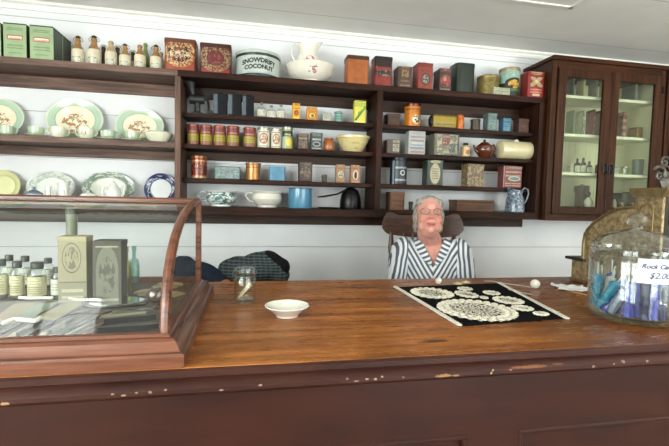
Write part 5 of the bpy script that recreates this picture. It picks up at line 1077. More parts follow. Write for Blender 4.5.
for s in (-.022, .022): pass
m_card_w = mat('white_price_card', 'dfe2ea', .6, wear=.04)
camaz = math.atan2(0-JX, JY)      # direction from the jar towards the camera
def jar_wrap(me, rr, zc, az, sc_=1.0):
    for v in me.vertices:
        x, y, d = v.co; a = x/rr+az; q_ = rr+d; v.co = (q_*math.sin(a), -q_*math.cos(a), zc+y)
azc = camaz*-1
# angle convention: az=0 faces -Y; positive turns towards +X
az_cam = math.atan2(-JX, JY)
card = MB().box(-.056, .056, -.036, .036, .0, .0008); t_ = bmesh.ops.subdivide_edges(card.bm, edges=[e for e in card.bm.edges if abs(e.verts[0].co.x-e.verts[1].co.x) > .05], cuts=14)
me = card.mesh('tmp', []); jar_wrap(me, JR+.0008, .170, az_cam+.50)
pc = part(MB().add_mesh(me), 'price_card', m_card_w, cj, 'white handwritten price card'); bpy.data.meshes.remove(me)
m_bluei = mat('blue_pen_ink', '28345e', .6, wear=0)
for s, size, dy in (('Rock Candy', .0195, .014), ('$2.\u2070\u2070', .025, -.013)):
    me = text_mesh(s if s[0] == 'R' else '$2.00', size, shear=.35, depth=.0002, bold=.0006 if s[0] == 'R' else .0003); jar_wrap(me, JR+.0021, .170+dy, az_cam+.50); part(MB().add_mesh(me), 'handwriting', m_bluei, pc); bpy.data.meshes.remove(me)
# wrapped candy sticks in the jar
m_aqua = mat('aqua_candy', '35a8c8', .2, wear=.2, wscale=120, bump=True, coat=.6); m_blue = mat('blue_candy', '2438a0', .2, wear=.3, wscale=120, bump=True, coat=.6); m_navyc = mat('navy_candy', '20284c', .25, wear=.3, wscale=120, bump=True, coat=.6); m_clearc = mat('pale_clear_candy', '9aa8bc', .2, wear=.3, wscale=120, bump=True, coat=.6); m_stick = mat('white_candy_stick', 'd8d4c4', .5)
M_wrap = glass('cellophane', 'fdfdff', .02, .3, 3, rough=.08)
def candy(i, label, col, base, top, rr=.0135):
    a = Vector(base); b = Vector(top); d = b-a; L = d.length; rot = d.to_track_quat('Z', 'Y').to_euler()
    t = thing('rock_candy_stick', label, 'candy', Vector((JX, JY, ZT+.0005))+a, rot, 'rock candy sticks in the jar')
    rnd = random.Random(i)
    q = MB(); pr = [(0, 0)]+[(rr*(.8+.35*rnd.random()), L*f) for f in (.03, .12, .21, .3, .4, .5, .6, .68)]+[(.003, L*.72)]
    q.lathe(pr, n=7); part(q, 'candy_crystal', col, t, angle=10)
    part(MB().tube([(0, 0, L*.55), (0, 0, L*.97)], .0022, 6), 'stick', m_stick, t)
    part(MB().lathe([(rr*1.1, .002), (rr*1.25, L*.3), (rr*1.1, L*.7), (.004, L*.78), (rr*.8, L*.86)], n=9), 'wrapper', M_wrap, t, angle=10)
    return t
side = Vector((math.cos(az_cam+PI/2-PI/2), 0, 0))
vdir = Vector((-JX, -JY, 0)).normalized(); lft = Vector((vdir.y, -vdir.x, 0)) # lft: picture-left as seen from the camera
if lft.x > 0: lft = -lft
rnd = random.Random(5)
def jp(s, f, z): p = lft*s+vdir*f; return (p.x, p.y, z)
cand = []
cand += [(m_aqua, jp(.098, .035, .03), jp(.096, .04, .18), 'aqua rock candy stick standing at the left side of jar'), (m_aqua, jp(.09, .055, .026), jp(.02, .085, .16), 'aqua rock candy stick slanting up from the left of jar'),
         (m_blue, jp(.075, .075, .024), jp(-.015, .09, .13), 'blue rock candy stick slanting beneath the aqua one'), (m_clearc, jp(.055, .09, .024), jp(.01, .1, .13), 'pale clear rock candy stick low at the front of jar'),
         (m_stick, jp(.08, .0, .03), jp(.05, .0, .165), 'cream candy stick standing behind the aqua ones'), (m_aqua, jp(.06, .03, .022), jp(.05, .03, .155), 'aqua rock candy stick standing in the middle left of jar')]
names = {id(m_navyc): 'navy', id(m_blue): 'blue', id(m_clearc): 'pale clear'}
spots = [(-.015, .1, m_blue, 'blue candy stick at the front centre of jar'), (-.04, .095, m_navyc, 'navy candy stick below the left of price card'), (-.065, .08, m_blue, 'blue candy stick below the middle of price card'), (-.088, .055, m_navyc, 'navy candy stick below the right of price card'), (-.1, .02, m_blue, 'blue candy stick at the right side of jar'),
         (-.03, .06, m_blue, 'blue candy stick in the second row behind the card'), (-.06, .04, m_navyc, 'navy candy stick in the second row behind the card'), (-.08, .0, m_navyc, 'navy candy stick at the back right of jar'), (.01, .06, m_navyc, 'navy candy stick in the second row at the centre'), (.035, .06, m_blue, 'blue candy stick between the aqua and navy ones'),
         (-.02, .01, m_navyc, 'navy candy stick in the very middle of jar'), (.02, -.02, m_clearc, 'pale clear candy stick at the back of jar'), (-.05, -.04, m_blue, 'blue candy stick at the back of jar'), (.03, -.07, m_navyc, 'navy candy stick against the back glass')]
spots += [(-.11, .045, m_navyc, 'navy candy stick nearest the right wall of jar'), (-.075, .09, m_navyc, 'navy candy stick at the front below the card corner'), (-.028, .112, m_navyc, 'navy candy stick pressed against the front glass'), (.01, .112, m_blue, 'blue candy stick pressed against the front glass'),
          (-.052, .1, m_blue, 'blue candy stick at the front under the price'), (.06, -.02, m_blue, 'blue candy stick at the back left of jar'), (.085, -.01, m_aqua, 'aqua candy stick at the back left of jar')]
for s, f, m_, lab in spots: cand.append((m_, jp(s, f, .02), jp(s*.93+rnd.uniform(-.012, .012), f*.92, .02+rnd.uniform(.135, .165)), lab))
for i, (m_, a, b, lab) in enumerate(cand): candy(i, lab, m_, a, b)

# ------------------------------------------------------------------ cash register
M_bronze = None
def bronze():
    t = NT('embossed_bronze'); n = t.noise(45, detail=5, rough=.7); v = t.n('ShaderNodeTexVoronoi'); v.inputs['Scale'].default_value = 85; t.t.links.new(t.tc.outputs['Object'], v.inputs['Vector'])
    h = t.ma('ADD', n, v.outputs['Distance']); c = t.mix(t.smooth(n, .35, .65), lin('7c6a4c'), lin('b09b74'))
    t.bsdf(c, .38, .5, .5, bump=h, bd=.006); return t.m
M_bronze = bronze(); M_bronze_s = mat('smooth_bronze', '94805a', .3, .7, wear=.3, wscale=50); M_marble = mat('black_marble_ledge', '221e1a', .25, wear=.3, coat=.4)
rg = thing('cash_register', 'ornate antique bronze cash register behind the candy jar', 'cash register', (1.49, 1.55, ZT+.0005)); RX0 = 0.0; RW = .40
def rp(pts): return [(y-1.55, z-ZT) for y, z in pts]
body = rp([(1.30, .902), (1.735, .902), (1.735, 1.0), (1.66, 1.0), (1.66, 1.09), (1.655, 1.125), (1.64, 1.15), (1.61, 1.178), (1.57, 1.205), (1.53, 1.226), (1.48, 1.243), (1.42, 1.252), (1.41, 1.3), (1.30, 1.3)])
part(MB().prism(body, 'x', RX0+.012, RX0+RW-.012), 'body', mat('dark_register_back', '2a2118', .4, .5, wear=.3), rg, 'dark bronze cabinet back')
for x in (RX0, RX0+RW-.012): part(MB().prism(body, 'x', x, x+.012, bev=.002), 'side_casting', M_bronze, rg)
# raised rim following the curve of each side
for x in (RX0, RX0+RW): part(MB().tube([(x, *p) for p in rp([(1.668, 1.0), (1.668, 1.09), (1.662, 1.127), (1.645, 1.153), (1.614, 1.182), (1.573, 1.209), (1.532, 1.231), (1.482, 1.248), (1.416, 1.257)])], .007, 8), 'curved_rim', M_bronze_s, rg)
for x in (RX0-.002, RX0+RW+.002): part(MB().tube([(x, 1.365-1.55+.03*math.cos(a*PI/10), 1.23-ZT+.038*math.sin(a*PI/10)) for a in range(11)]+[(x, 1.335-1.55, 1.13-ZT)], .003, 6), 'arch_bead', M_bronze_s, rg)
part(MB().box(RX0-.012, RX0+RW+.012, 1.648-1.55, 1.768-1.55, 1.0-ZT, 1.014-ZT, .003), 'marble_ledge', M_marble, rg, 'dark marble ledge')
part(MB().prism([(1.292-1.55, 1.296-ZT), (1.418-1.55, 1.296-ZT), (1.422-1.55, 1.306-ZT), (1.432-1.55, 1.318-ZT), (1.434-1.55, 1.33-ZT), (1.276-1.55, 1.33-ZT), (1.278-1.55, 1.318-ZT), (1.288-1.55, 1.306-ZT)], 'x', RX0-.014, RX0+RW+.014), 'cornice', M_bronze_s, rg)
part(MB().box(RX0+.03, RX0+RW-.03, 1.296-1.55, 1.3-1.55, 1.19-ZT, 1.285-ZT), 'indicator_window', mat('indicator_glass', '2c3230', .05, wear=0, coat=1), rg, 'dark indicator glass')
part(MB().box(RX0-.006, RX0+RW+.006, 1.294-1.55, 1.74-1.55, .0015, .016, .003), 'base_plinth', M_bronze_s, rg)
q = MB()
for i in range(4):
    for j in range(6): q.tube([(RX0+.06+j*.055, 1.6-1.55-i*.03, 1.17-ZT+i*.018), (RX0+.06+j*.055, 1.625-1.55-i*.03, 1.215-ZT+i*.018)], [.003, .003], 6); q.lathe([(0, 0), (.009, 0), (.009, .004), (0, .004)], n=12, M=Matrix.Translation((RX0+.06+j*.055, 1.627-1.55-i*.03, 1.215-ZT+i*.018)))
part(q, 'key_bank', M_bronze_s, rg)
m_silv = mat('tarnished_silver', '5e5a54', .35, .7, wear=.35, wscale=60)
q = MB(); x0, x1 = RX0+.02, RX0+RW-.02; zt = 1.33-ZT; y = 1.345-1.55
outl = [(x0+(x1-x0)*i/24, zt+.035+.07*math.sin(PI*i/24)+.012*math.sin(i*PI/3)) for i in range(25)]
q.prism([(x0+.02, zt)]+outl+[(x1-.02, zt)], 'y', y-.004, y+.004)
def scroll(cx, cz, r0, s): return [(cx+s*(r0*(1-k/26))*math.cos(k*.36+.5), y-.006, cz+(r0*(1-k/26))*math.sin(k*.36+.5)) for k in range(24)]
for k in range(6):
    cx = x0+(x1-x0)*(k+.5)/6; q.tube(scroll(cx, zt+.045+.045*math.sin(PI*(k+.5)/6), .03, 1 if k % 2 else -1), .004, 6)
for s, cx in ((-1, x0), (1, x1)):
    q.tube(scroll(cx, zt+.05, .034, s), .0055, 7); q.tube(scroll(cx+s*-.02, zt+.098, .022, -s), .0045, 6)
part(q, 'crest', m_silv, rg, 'scrolled silver crest')
# ------------------------------------------------------------------ jackets heaped behind the counter
tb = thing('side_table', 'plain wooden table behind the counter under the heaped jackets', 'table', (-.05, 2.18, 0))
TZ = .785
part(MB().box(-.36, .25, -.19, .17, TZ-.025, TZ, .003), 'tabletop', M_shelf, tb)
for x in (-.32, .21):
    for y in (-.15, .13): part(MB().box(x-.02, x+.02, y-.02, y+.02, 0, TZ-.025, .002), 'leg', M_shelfz, tb)
def garment(ells, voxel=.012, amp=.012, fr=9.0, seed=0, zmin=TZ):
    q = MB()
    for c, r, rot in ells: q.ell(c, r, rot=rot, n=24)
    me = remesh(q, voxel, 4); 
    for v in me.vertices:
        p = v.co*fr+Vector((seed, 0, 0)); n_ = mnoise.noise(Vector((p.x, p.y*1.6, p.z*1.6)))+.5*mnoise.noise(p*2.3)
        v.co += v.normal*n_*amp
        if v.co.z < zmin+.002: v.co.z = zmin+.002
    q = MB().add_mesh(me); bpy.data.meshes.remove(me); return q
def cloth_mat(name, col, col2, stripe=None, rough=.9):
    t = NT(name); n = t.noise(60, detail=4); c = t.mix(t.smooth(n, .3, .7), lin(col), lin(col2))
    if stripe:
        o = t.sep('Object'); w = t.noise(5, detail=2)
        f1 = t.ma('GREATER_THAN', t.ma('SINE', t.ma('ADD', t.ma('MULTIPLY', o[2], stripe[0]), t.ma('MULTIPLY', w, 14.0))), .35)
        f2 = t.ma('GREATER_THAN', t.ma('SINE', t.ma('ADD', t.ma('MULTIPLY', o[0], stripe[0]*.6), t.ma('MULTIPLY', w, 9.0))), .7)
        c = t.mix(t.ma('MULTIPLY', f1, .75), c, lin(stripe[1])); c = t.mix(t.ma('MULTIPLY', f2, .4), c, lin(stripe[1]))
    t.bsdf(c, rough, 0, .15, bump=n, bd=.004); return t.m
def gx(px, py, Y=2.12): a = at(px, py, Y); return (a[0], a[1])
# navy jacket
single(garment([((-.27, 2.12, .86), (.12, .12, .075), (0, 0, 0)), ((-.2, 2.1, .85), (.1, .1, .06), (0, .2, 0)), ((-.33, 2.16, .88), (.07, .1, .085), (0, 0, 0))], seed=3), 'navy_jacket', cloth_mat('navy_cloth', '1a2230', '252f40'), 'dark navy jacket lying nearest the showcase behind the counter', 'jacket', group='garments heaped behind the counter')
single(garment([((-.045, 2.13, .88), (.12, .1, .075), (0, .25, 0)), ((.05, 2.13, .905), (.11, .1, .085), (0, 0, 0)), ((.12, 2.14, .865), (.07, .1, .065), (0, .1, 0))], seed=8, amp=.02), 'plaid_jacket', cloth_mat('grey_plaid_wool', '23282b', '2f3538', (430, '565e62')), 'grey and black striped wool jacket heaped behind the small jar', 'jacket', group='garments heaped behind the counter')
single(garment([((.105, 2.12, .945), (.075, .07, .04), (0, .5, 0)), ((.15, 2.12, .91), (.04, .06, .05), (0, .3, 0))], seed=13, amp=.006, zmin=.86), 'knitted_hat', cloth_mat('black_knit', '0e0e10', '18181a'), 'black knitted hat on top of the striped jacket', 'hat', group='garments heaped behind the counter')
single(garment([((-.125, 2.0, .84), (.03, .03, .04), (0, .5, 0)), ((-.11, 2.0, .825), (.035, .03, .024), (0, 0, 0))], seed=2, amp=.003, voxel=.006), 'tan_glove', mat('tan_leather', 'b47c48', .6, wear=.2), 'tan leather glove sticking out between the two jackets', 'glove')

# ------------------------------------------------------------------ chair
WX, WY = .945, 2.10
ch = thing('wooden_chair', 'dark wooden pressed back chair that the woman sits on', 'chair', (WX, 2.19, 0), (0, 0, R(-18)))
M_chair = wood('chair_wood', '2c180e', '5a3521', 'x', .35, 1.2, coat=.2); M_chairz = wood('chair_wood_upright', '2c180e', '5a3521', 'z', .35, 1.2, coat=.2)
SW = .21
part(MB().prism([(-SW, -.2), (SW, -.2), (SW+.01, .1), (SW-.03, .19), (-SW+.03, .19), (-SW-.01, .1)], 'z', .43, .46, bev=.006), 'seat', M_chair, ch)
for x in (-1, 1):
    part(MB().tube([(x*.17, -.16, .43), (x*.19, -.175, .25), (x*.205, -.19, 0)], [.017, .021, .013], 10), 'leg', M_chairz, ch)
    part(MB().tube([(x*.15, .14, .43), (x*.18, .17, .25), (x*.2, .21, 0)], [.017, .02, .013], 10), 'leg', M_chairz, ch)
    zz = [.455, .52, .56, .62, .66, .72, .76, .82, .86, .93, .97, 1.03, 1.06]
    part(MB().tube([(x*(.18+.012*(z-.45)), .155+(z-.45)*.13, z) for z in zz], [.014, .015, .02, .014, .019, .014, .02, .014, .019, .014, .019, .014, .012], 10), 'back_post', M_chairz, ch)
for k in range(5):
    x = -.11+.055*k; part(MB().tube([(x, .16, .455), (x, .19, .75), (x, .235, 1.06)], [.006, .01, .006], 8), 'spindle', M_chairz, ch)
for z, y in ((.2, -.17), (.2, .18)): part(MB().tube([(-.18, y, z), (0, y, z), (.18, y, z)], [.008, .012, .008], 8), 'stretcher', M_chair, ch)
# broad carved crest rail, higher ears at both ends, bowed backwards
rows = []
def crest_z(u):   # top and bottom outline of the rail
    a = abs(u); t_ = 1.166+.022*math.exp(-((a-.82)/.16)**2)+.012*math.exp(-(u/.3)**2)-.05*max(0, (a-.86)/.14)**2
    b_ = 1.055-.02*math.cos(u*PI*.5)+.035*max(0, (a-.8)/.2)**2
    return b_, t_
NU, NV = 40, 6; front = []; back = []
for i in range(NU+1):
    u = -1+2*i/NU; b_, t_ = crest_z(u); x = u*.245; fr_, bk_ = [], []
    for j in range(NV+1):
        z = b_+(t_-b_)*j/NV; y = .232+.035*(1-u*u)+(z-1.06)*.2
        fr_.append((x, y, z)); bk_.append((x, y+.02, z))
    front.append(fr_); back.append(bk_)
q = MB(); q.sheet(front); q.sheet([r_[::-1] for r_ in back])
loopF = [f[0] for f in front]+front[-1][1:]+[f[-1] for f in front[::-1]][1:]+front[0][::-1][1:]
loopB = [f[0] for f in back]+back[-1][1:]+[f[-1] for f in back[::-1]][1:]+back[0][::-1][1:]
q.sheet([loopF, loopB]); bmesh.ops.remove_doubles(q.bm, verts=q.bm.verts, dist=1e-5); bmesh.ops.recalc_face_normals(q.bm, faces=q.bm.faces)
part(q, 'crest_rail', M_chair, ch)

# ------------------------------------------------------------------ the woman
wm = thing('person', 'grey haired woman with glasses in a striped blouse, seated behind the counter, smiling upwards', 'person', Vector((WX+.018, 2.15, 0))-Euler((0, 0, R(-18))).to_matrix() @ Vector((WX, 2.15, 0)), (0, 0, R(-18)))
UP = .06
HC = Vector((.919, 2.09, 1.178)); HR = Euler((R(-18), R(2), R(3)), 'XYZ').to_matrix().to_4x4()
HM = Matrix.Translation(HC) @ HR
HS = .97
def hp(x, y, z): return HM @ (Vector((x, y, z))*HS)
b = MB(); hd = MB()
def he(c, r, rot=None): hd.ell(tuple(Vector(c)*HS), tuple(Vector(r)*HS), rot=rot, n=24)
he((0, .012, .032), (.072, .09, .083)); he((0, -.022, -.03), (.063, .062, .078)); he((0, -.05, -.055), (.05, .038, .05))
for s in (-1, 1):
    he((s*.036, -.056, -.032), (.027, .025, .025)); he((s*.04, -.035, -.066), (.024, .03, .03)); he((s*.03, -.076, .024), (.026, .011, .008), (0, s*.15, 0))
    he((s*.031, -.073, -.012), (.024, .013, .008)); he((s*.075, .008, -.012), (.009, .02, .031), (0, s*.15, s*-.3)); he((s*.011, -.092, -.033), (.0085, .010, .008))
    he((s*.024, -.08, -.06), (.01, .012, .012))
he((0, -.066, -.094), (.025, .022, .019)); he((0, -.02, -.098), (.046, .05, .03)); he((0, -.082, .03), (.03, .014, .026))
hd.tube([Vector((0, -.078, .018))*HS, Vector((0, -.090, -.008))*HS, Vector((0, -.102, -.026))*HS], [.0075, .0085, .0105], 12)
he((0, -.1, -.029), (.012, .0115, .010))
# smiling mouth: two lips along a curve
mu = [(x, -.0905+abs(x)**1.6*3.4, -.0625+(x*x)*9.5) for x in (-.028, -.019, -.009, 0, .009, .019, .028)]
hd.tube([Vector(p)*HS for p in mu], [.002, .0042, .0052, .0046, .0052, .0042, .002], 8)
hd.tube([Vector((p[0]*.9, p[1]+.001, p[2]-.0115+(p[0]**2)*3))*HS for p in mu], [.0025, .0045, .0062, .0068, .0062, .0045, .0025], 8)
me = hd.mesh('tmp', []); b.add_mesh(me, HM); bpy.data.meshes.remove(me)
nk = Vector((.945, 2.155, 1.005))
b.tube([hp(0, .02, -.05), hp(0, .028, -.085), nk+Vector((0, 0, .03)), nk+Vector((0, 0, -.03))], [.056, .056, .06, .075], 16)
b.ell((WX, 2.15, .955), (.14, .085, .10)); b.ell((WX, 2.15, .81), (.15, .11, .2)); b.ell((WX, 2.15, .60), (.16, .125, .12))
def limb(pts, rad): b.tube(pts, rad, 14)
SH = [(WX+s*.14, 2.15, .97) for s in (-1, 1)]
ELB = [(WX+s*.185, 2.13, .70) for s in (-1, 1)]; WRI = [(WX+s*.09, 1.955, .575) for s in (-1, 1)]
for i, s in enumerate((-1, 1)):
    limb([(WX+s*.11, 2.15, .985), SH[i], tuple((Vector(SH[i])+Vector(ELB[i]))/2), ELB[i]], [.05, .055, .048, .04]); limb([ELB[i], tuple(Vector(ELB[i]).lerp(Vector(WRI[i]), .4)), WRI[i]], [.04, .037, .026])
    hnd = Vector(WRI[i])+Vector((-s*.04, -.05, -.005)); limb([WRI[i], tuple(Vector(WRI[i]).lerp(hnd, .6)), tuple(hnd)], [.026, .03, .032])
    for k in range(4):
        o_ = Vector((-s*.012*k+s*.01, -.01*k, .012-.004*k)); p0 = hnd+o_; L_ = (.06, .068, .064, .05)[k]; d_ = Vector((-s*.75, -.6, -.1)).normalized()
        b.tube([p0-d_*.02, p0+d_*L_*.4, p0+d_*L_*.75+Vector((0, 0, -.008)), p0+d_*L_+Vector((0, .004, -.02))], [.0095, .009, .0085, .007], 8)
    p0 = Vector(WRI[i])+Vector((-s*.01, -.035, .012)); b.tube([p0, p0+Vector((-s*.01, -.04, .012)), p0+Vector((-s*.025, -.065, .006))], [.012, .0105, .008], 8)
    limb([(WX+s*.08, 2.14, .55), (WX+s*.1, 1.95, .55), (WX+s*.105, 1.74, .53)], [.085, .08, .06]); limb([(WX+s*.105, 1.74, .53), (WX+s*.1, 1.75, .3), (WX+s*.1, 1.78, .08)], [.058, .05, .035])
    b.tube([(WX+s*.1, 1.8, .045), (WX+s*.105, 1.72, .04), (WX+s*.11, 1.62, .03)], [.035, .038, .028], 12)
me = remesh(b, .0048, 3, .5)
M_skin = None
def skin():
    t = NT('fair_skin'); n = t.noise(14, detail=3); c = t.mix(t.smooth(n, .3, .7), lin('c68a7c'), lin('d49c8e'))
    mp = t.n('ShaderNodeMapping', vector_type='TEXTURE'); t.t.links.new(t.tc.outputs['Object'], mp.inputs[0])
    mp.inputs['Location'].default_value = HC; mp.inputs['Rotation'].default_value = (R(-18), R(2), R(3)); mp.inputs['Scale'].default_value = (HS, HS, HS)
    sp = t.n('ShaderNodeSeparateXYZ'); t.t.links.new(mp.outputs[0], sp.inputs[0]); x, y, z = sp.outputs
    frt = t.ma('LESS_THAN', y, -.045); ax = t.ma('ABSOLUTE', x)
    def tint(f, col, k, cc): return t.mix(t.ma('MULTIPLY', t.ma('MULTIPLY', f, frt), k), cc, lin(col))
    c = tint(t.smooth(t.edist(ax, z, .038, -.034, .03, .028), 1, .3), 'b8604f', .5, c)          # rosy cheeks
    c = tint(t.smooth(t.edist(x, z, 0, -.03, .016, .013), 1, .4), 'b4604f', .5, c)              # nose tip
    zl = t.ma('MULTIPLY', t.ma('MULTIPLY', x, x), 9.5)                                          # smiling curve
    wl = t.smooth(ax, .030, .012)
    dz = t.ma('ABSOLUTE', t.ma('SUBTRACT', z, t.ma('ADD', zl, -.0675)))
    c = tint(t.ma('LESS_THAN', dz, t.ma('MULTIPLY', wl, .0105)), 'a04a44', .75, c)
    c = tint(t.ma('LESS_THAN', dz, t.ma('MULTIPLY', wl, .0022)), '5c2624', .9, c)
    br = t.ma('ABSOLUTE', t.ma('SUBTRACT', z, t.ma('ADD', .031, t.ma('MULTIPLY', t.ma('POWER', t.ma('ABSOLUTE', t.ma('SUBTRACT', ax, .032)), 2.0), -9.0))))
    c = tint(t.ma('MULTIPLY', t.ma('LESS_THAN', br, .0025), t.ma('LESS_THAN', t.ma('ABSOLUTE', t.ma('SUBTRACT', ax, .033)), .018)), '8c7a70', .6, c)
    c = tint(t.ma('MULTIPLY', t.smooth(t.ma('ABSOLUTE', t.ma('SUBTRACT', ax, t.ma('MULTIPLY_ADD', t.ma('ADD', z, .035), -.55, .024))), .003, .0), t.rect(ax, z, .0, -.075, .06, -.035)), '985444', .55, c)   # smile lines
    b_ = t.bsdf(c, .5, 0, .35, bump=t.noise(120, detail=2), bd=.0006); b_.inputs['Subsurface Weight'].default_value = .12; b_.inputs['Subsurface Radius'].default_value = (.012, .005, .003); return t.m
M_skin = skin()
part(MB().add_mesh(me), 'body', M_skin, wm, angle=180); bpy.data.meshes.remove(me)
# eyes
m_eye = mat('eye_white', 'b8aca4', .15, wear=0); m_iris = mat('grey_blue_iris', '4a5660', .15, wear=0); m_lid = M_skin
for s in (-1, 1):
    ec = Vector((s*.031, -.0705, .006))*HS
    ey = MB().ell(tuple(ec), (.0112, .0105, .0064), M=HM); e = part(ey, 'eye', m_eye, wm)
    ir = MB().ell(tuple(ec+Vector((0, -.008, .001))), (.005, .0034, .005), M=HM); part(ir, 'iris', m_iris, e)
    ld = MB()
    ld.tube([HM @ (ec+Vector((.0135*math.cos(a), -.0095-.003*math.sin(a), .001+.0042*math.sin(a)))) for a in [PI*k/10 for k in range(11)]], .0024, 6)
    ld.tube([HM @ (ec+Vector((.0135*math.cos(a), -.0095, -.001-.0036*math.sin(a)))) for a in [PI*k/10 for k in range(11)]], .0022, 6)
    ld.ell(tuple(ec+Vector((0, .0006, .0042))), (.0135, .0118, .0058), M=HM); part(ld, 'eyelid', M_skin, wm)
# hair
hr = MB()
def hre(c, r, rot=None): hr.ell(tuple(Vector(c)*HS), tuple(Vector(r)*HS), rot=rot, n=24)
hre((0, .034, .042), (.079, .084, .083)); hre((0, .055, .0), (.078, .07, .085))
for s in (-1, 1): hre((s*.068, .016, .0), (.017, .036, .055), (0, s*.06, 0)); hre((s*.064, .03, -.05), (.018, .032, .036)); hre((s*.048, -.012, .07), (.028, .04, .032), (0, s*.55, 0))
hre((0, -.008, .092), (.052, .046, .024))
me = hr.mesh('tmp', []); q = MB().add_mesh(me, HM); bpy.data.meshes.remove(me); me = remesh(q, .005, 4)
for v in me.vertices:
    p = v.co-HC; n_ = mnoise.noise(Vector((p.x*70, p.y*25, p.z*25)))*.002+mnoise.noise(p*160)*.0008; v.co += v.normal*n_
def hairmat():
    t = NT('grey_white_hair'); n = t.noise(90, stretch=(2.2, .6, .6), detail=4); c = t.mix(t.smooth(n, .35, .65), lin('6c6862'), lin('a8a49c')); t.bsdf(c, .6, 0, .3, bump=n, bd=.003); return t.m
part(MB().add_mesh(me), 'hair', hairmat(), wm, angle=180); bpy.data.meshes.remove(me)
# glasses
m_gold = mat('thin_gold_wire', '7c6854', .3, .6, wear=0); gl = None
q = MB()
for s in (-1, 1):
    c = Vector((s*.033, -.095, .002)); q.tube([hp(c.x+.0235*math.cos(a*PI/14), c.y+abs(math.cos(a*PI/14))*0+.006*(s*math.cos(a*PI/14)), c.z+.0185*math.sin(a*PI/14)) for a in range(29)], .0017, 6, cap=False)
    q.tube([hp(s*.0565, -.089, .008), hp(s*.069, -.06, .008), hp(s*.078, 0, .004), hp(s*.078, .02, -.006)], .0011, 6)
q.tube([hp(-.0095, -.101, .006), hp(0, -.106, .009), hp(.0095, -.101, .006)], .0012, 6)
gl = part(q, 'glasses', m_gold, wm, 'thin wire framed glasses')
for s in (-1, 1):
    q = MB(); q.lathe([(0, 0), (.7, -.0004), (1, -.0012)], n=24, M=HM @ Matrix.Translation((s*.033*HS, -.0955*HS, .002*HS)) @ Matrix.Rotation(s*-.25, 4, 'Z') @ Matrix.Rotation(PI/2, 4, 'X') @ Matrix.Diagonal((.0228, .018, 1, 1))); part(q, 'lens', glass('spectacle_lens', 'ffffff', .03, .3, 3), gl)
# blouse
bl = MB()
bl.ell((WX, 2.15, .935), (.155, .108, .115)); bl.ell((WX, 2.15, .79), (.155, .13, .19)); bl.ell((WX, 2.10, .85), (.12, .08, .1)); bl.ell((WX, 2.15, .62), (.185, .15, .1)); bl.ell((WX, 2.165, 1.0), (.1, .08, .05))
for i, s in enumerate((-1, 1)):
    bl.ell((WX+s*.15, 2.145, .985), (.062, .08, .082), rot=(0, s*-.2, 0)); bl.tube([(WX+s*.15, 2.145, 1.0), (WX+s*.172, 2.135, .88), (WX+s*.185, 2.125, .74), (WX+s*.18, 2.09, .68)], [.066, .064, .056, .052], 16)
    bl.tube([(WX+s*.185, 2.125, .68), tuple(Vector(ELB[i]).lerp(Vector(WRI[i]), .5)), tuple(Vector(ELB[i]).lerp(Vector(WRI[i]), .92))], [.06, .052, .036], 16)
    bl.ell((WX+s*.085, 2.155, 1.02), (.065, .062, .036), rot=(0, s*.38, 0))
me = remesh(bl, .0085, 4)
for v in me.vertices:
    p = v.co; n_ = mnoise.noise(Vector((p.x*16, p.y*16, p.z*9)))*.007+mnoise.noise(p*38)*.0025; v.co += v.normal*n_
bm_ = bmesh.new(); bm_.from_mesh(me)
from mathutils.bvhtree import BVHTree
BV = BVHTree.FromBMesh(bm_)
def front_y(x, z):
    h_ = BV.ray_cast(Vector((x, 1.5, z)), Vector((0, 1, 0))); return h_[0].y if h_[0] is not None else 2.1
VZ0, VZ1 = .93, 1.07            # open V neckline: bottom point and top
kill = [f for f in bm_.faces if f.calc_center_median().y < 2.175 and (lambda c: c.z > VZ0 and abs(c.x-WX) < (c.z-VZ0)*.52)(f.calc_center_median())]
kill += [f for f in bm_.faces if (f.calc_center_median()-Vector((.945, 2.15, 1.06))).length < .066]
bmesh.ops.delete(bm_, geom=list(set(kill)), context='FACES'); bm_.to_mesh(me); bm_.free()
def stripes(collar=False):
    t = NT('grey_white_collar_stripes' if collar else 'grey_white_stripes'); o = t.sep('Object'); x = t.ma('SUBTRACT', o[0], WX); ax = t.ma('ABSOLUTE', x)
    sl = t.ma('GREATER_THAN', ax, .128)     # sleeve part
    chev = t.ma('ADD', t.ma('MULTIPLY', ax, .86), t.ma('MULTIPLY', o[2], -.52)); slv = t.ma('ADD', t.ma('MULTIPLY', ax, .95), t.ma('MULTIPLY', o[2], .12)); slv = t.ma('ADD', slv, t.ma('MULTIPLY', o[1], -.35))
    u = t.ma('ADD', t.ma('MULTIPLY', chev, t.ma('SUBTRACT', 1.0, sl)), t.ma('MULTIPLY', slv, sl)); u = t.ma('ADD', u, t.ma('MULTIPLY', t.noise(8, detail=1), .012))
    if collar: u = t.ma('ADD', t.ma('MULTIPLY', ax, .42), t.ma('MULTIPLY', o[2], .9))
    f = t.smooth(t.ma('SINE', t.ma('MULTIPLY', u, 2*PI/.0235)), -.22, .12)
    c = t.mix(f, lin('59606b'), lin('d9dade')); t.bsdf(c, .85, 0, .15, bump=t.noise(260, detail=2), bd=.0008); return t.m
M_str = stripes(); M_col = stripes(True)
q = MB().add_mesh(me); bpy.data.meshes.remove(me); blo = part(q, 'blouse', M_str, wm, 'grey and white striped blouse', angle=180)
so = blo.modifiers.new('thick', 'SOLIDIFY'); so.thickness = .003; so.offset = -1
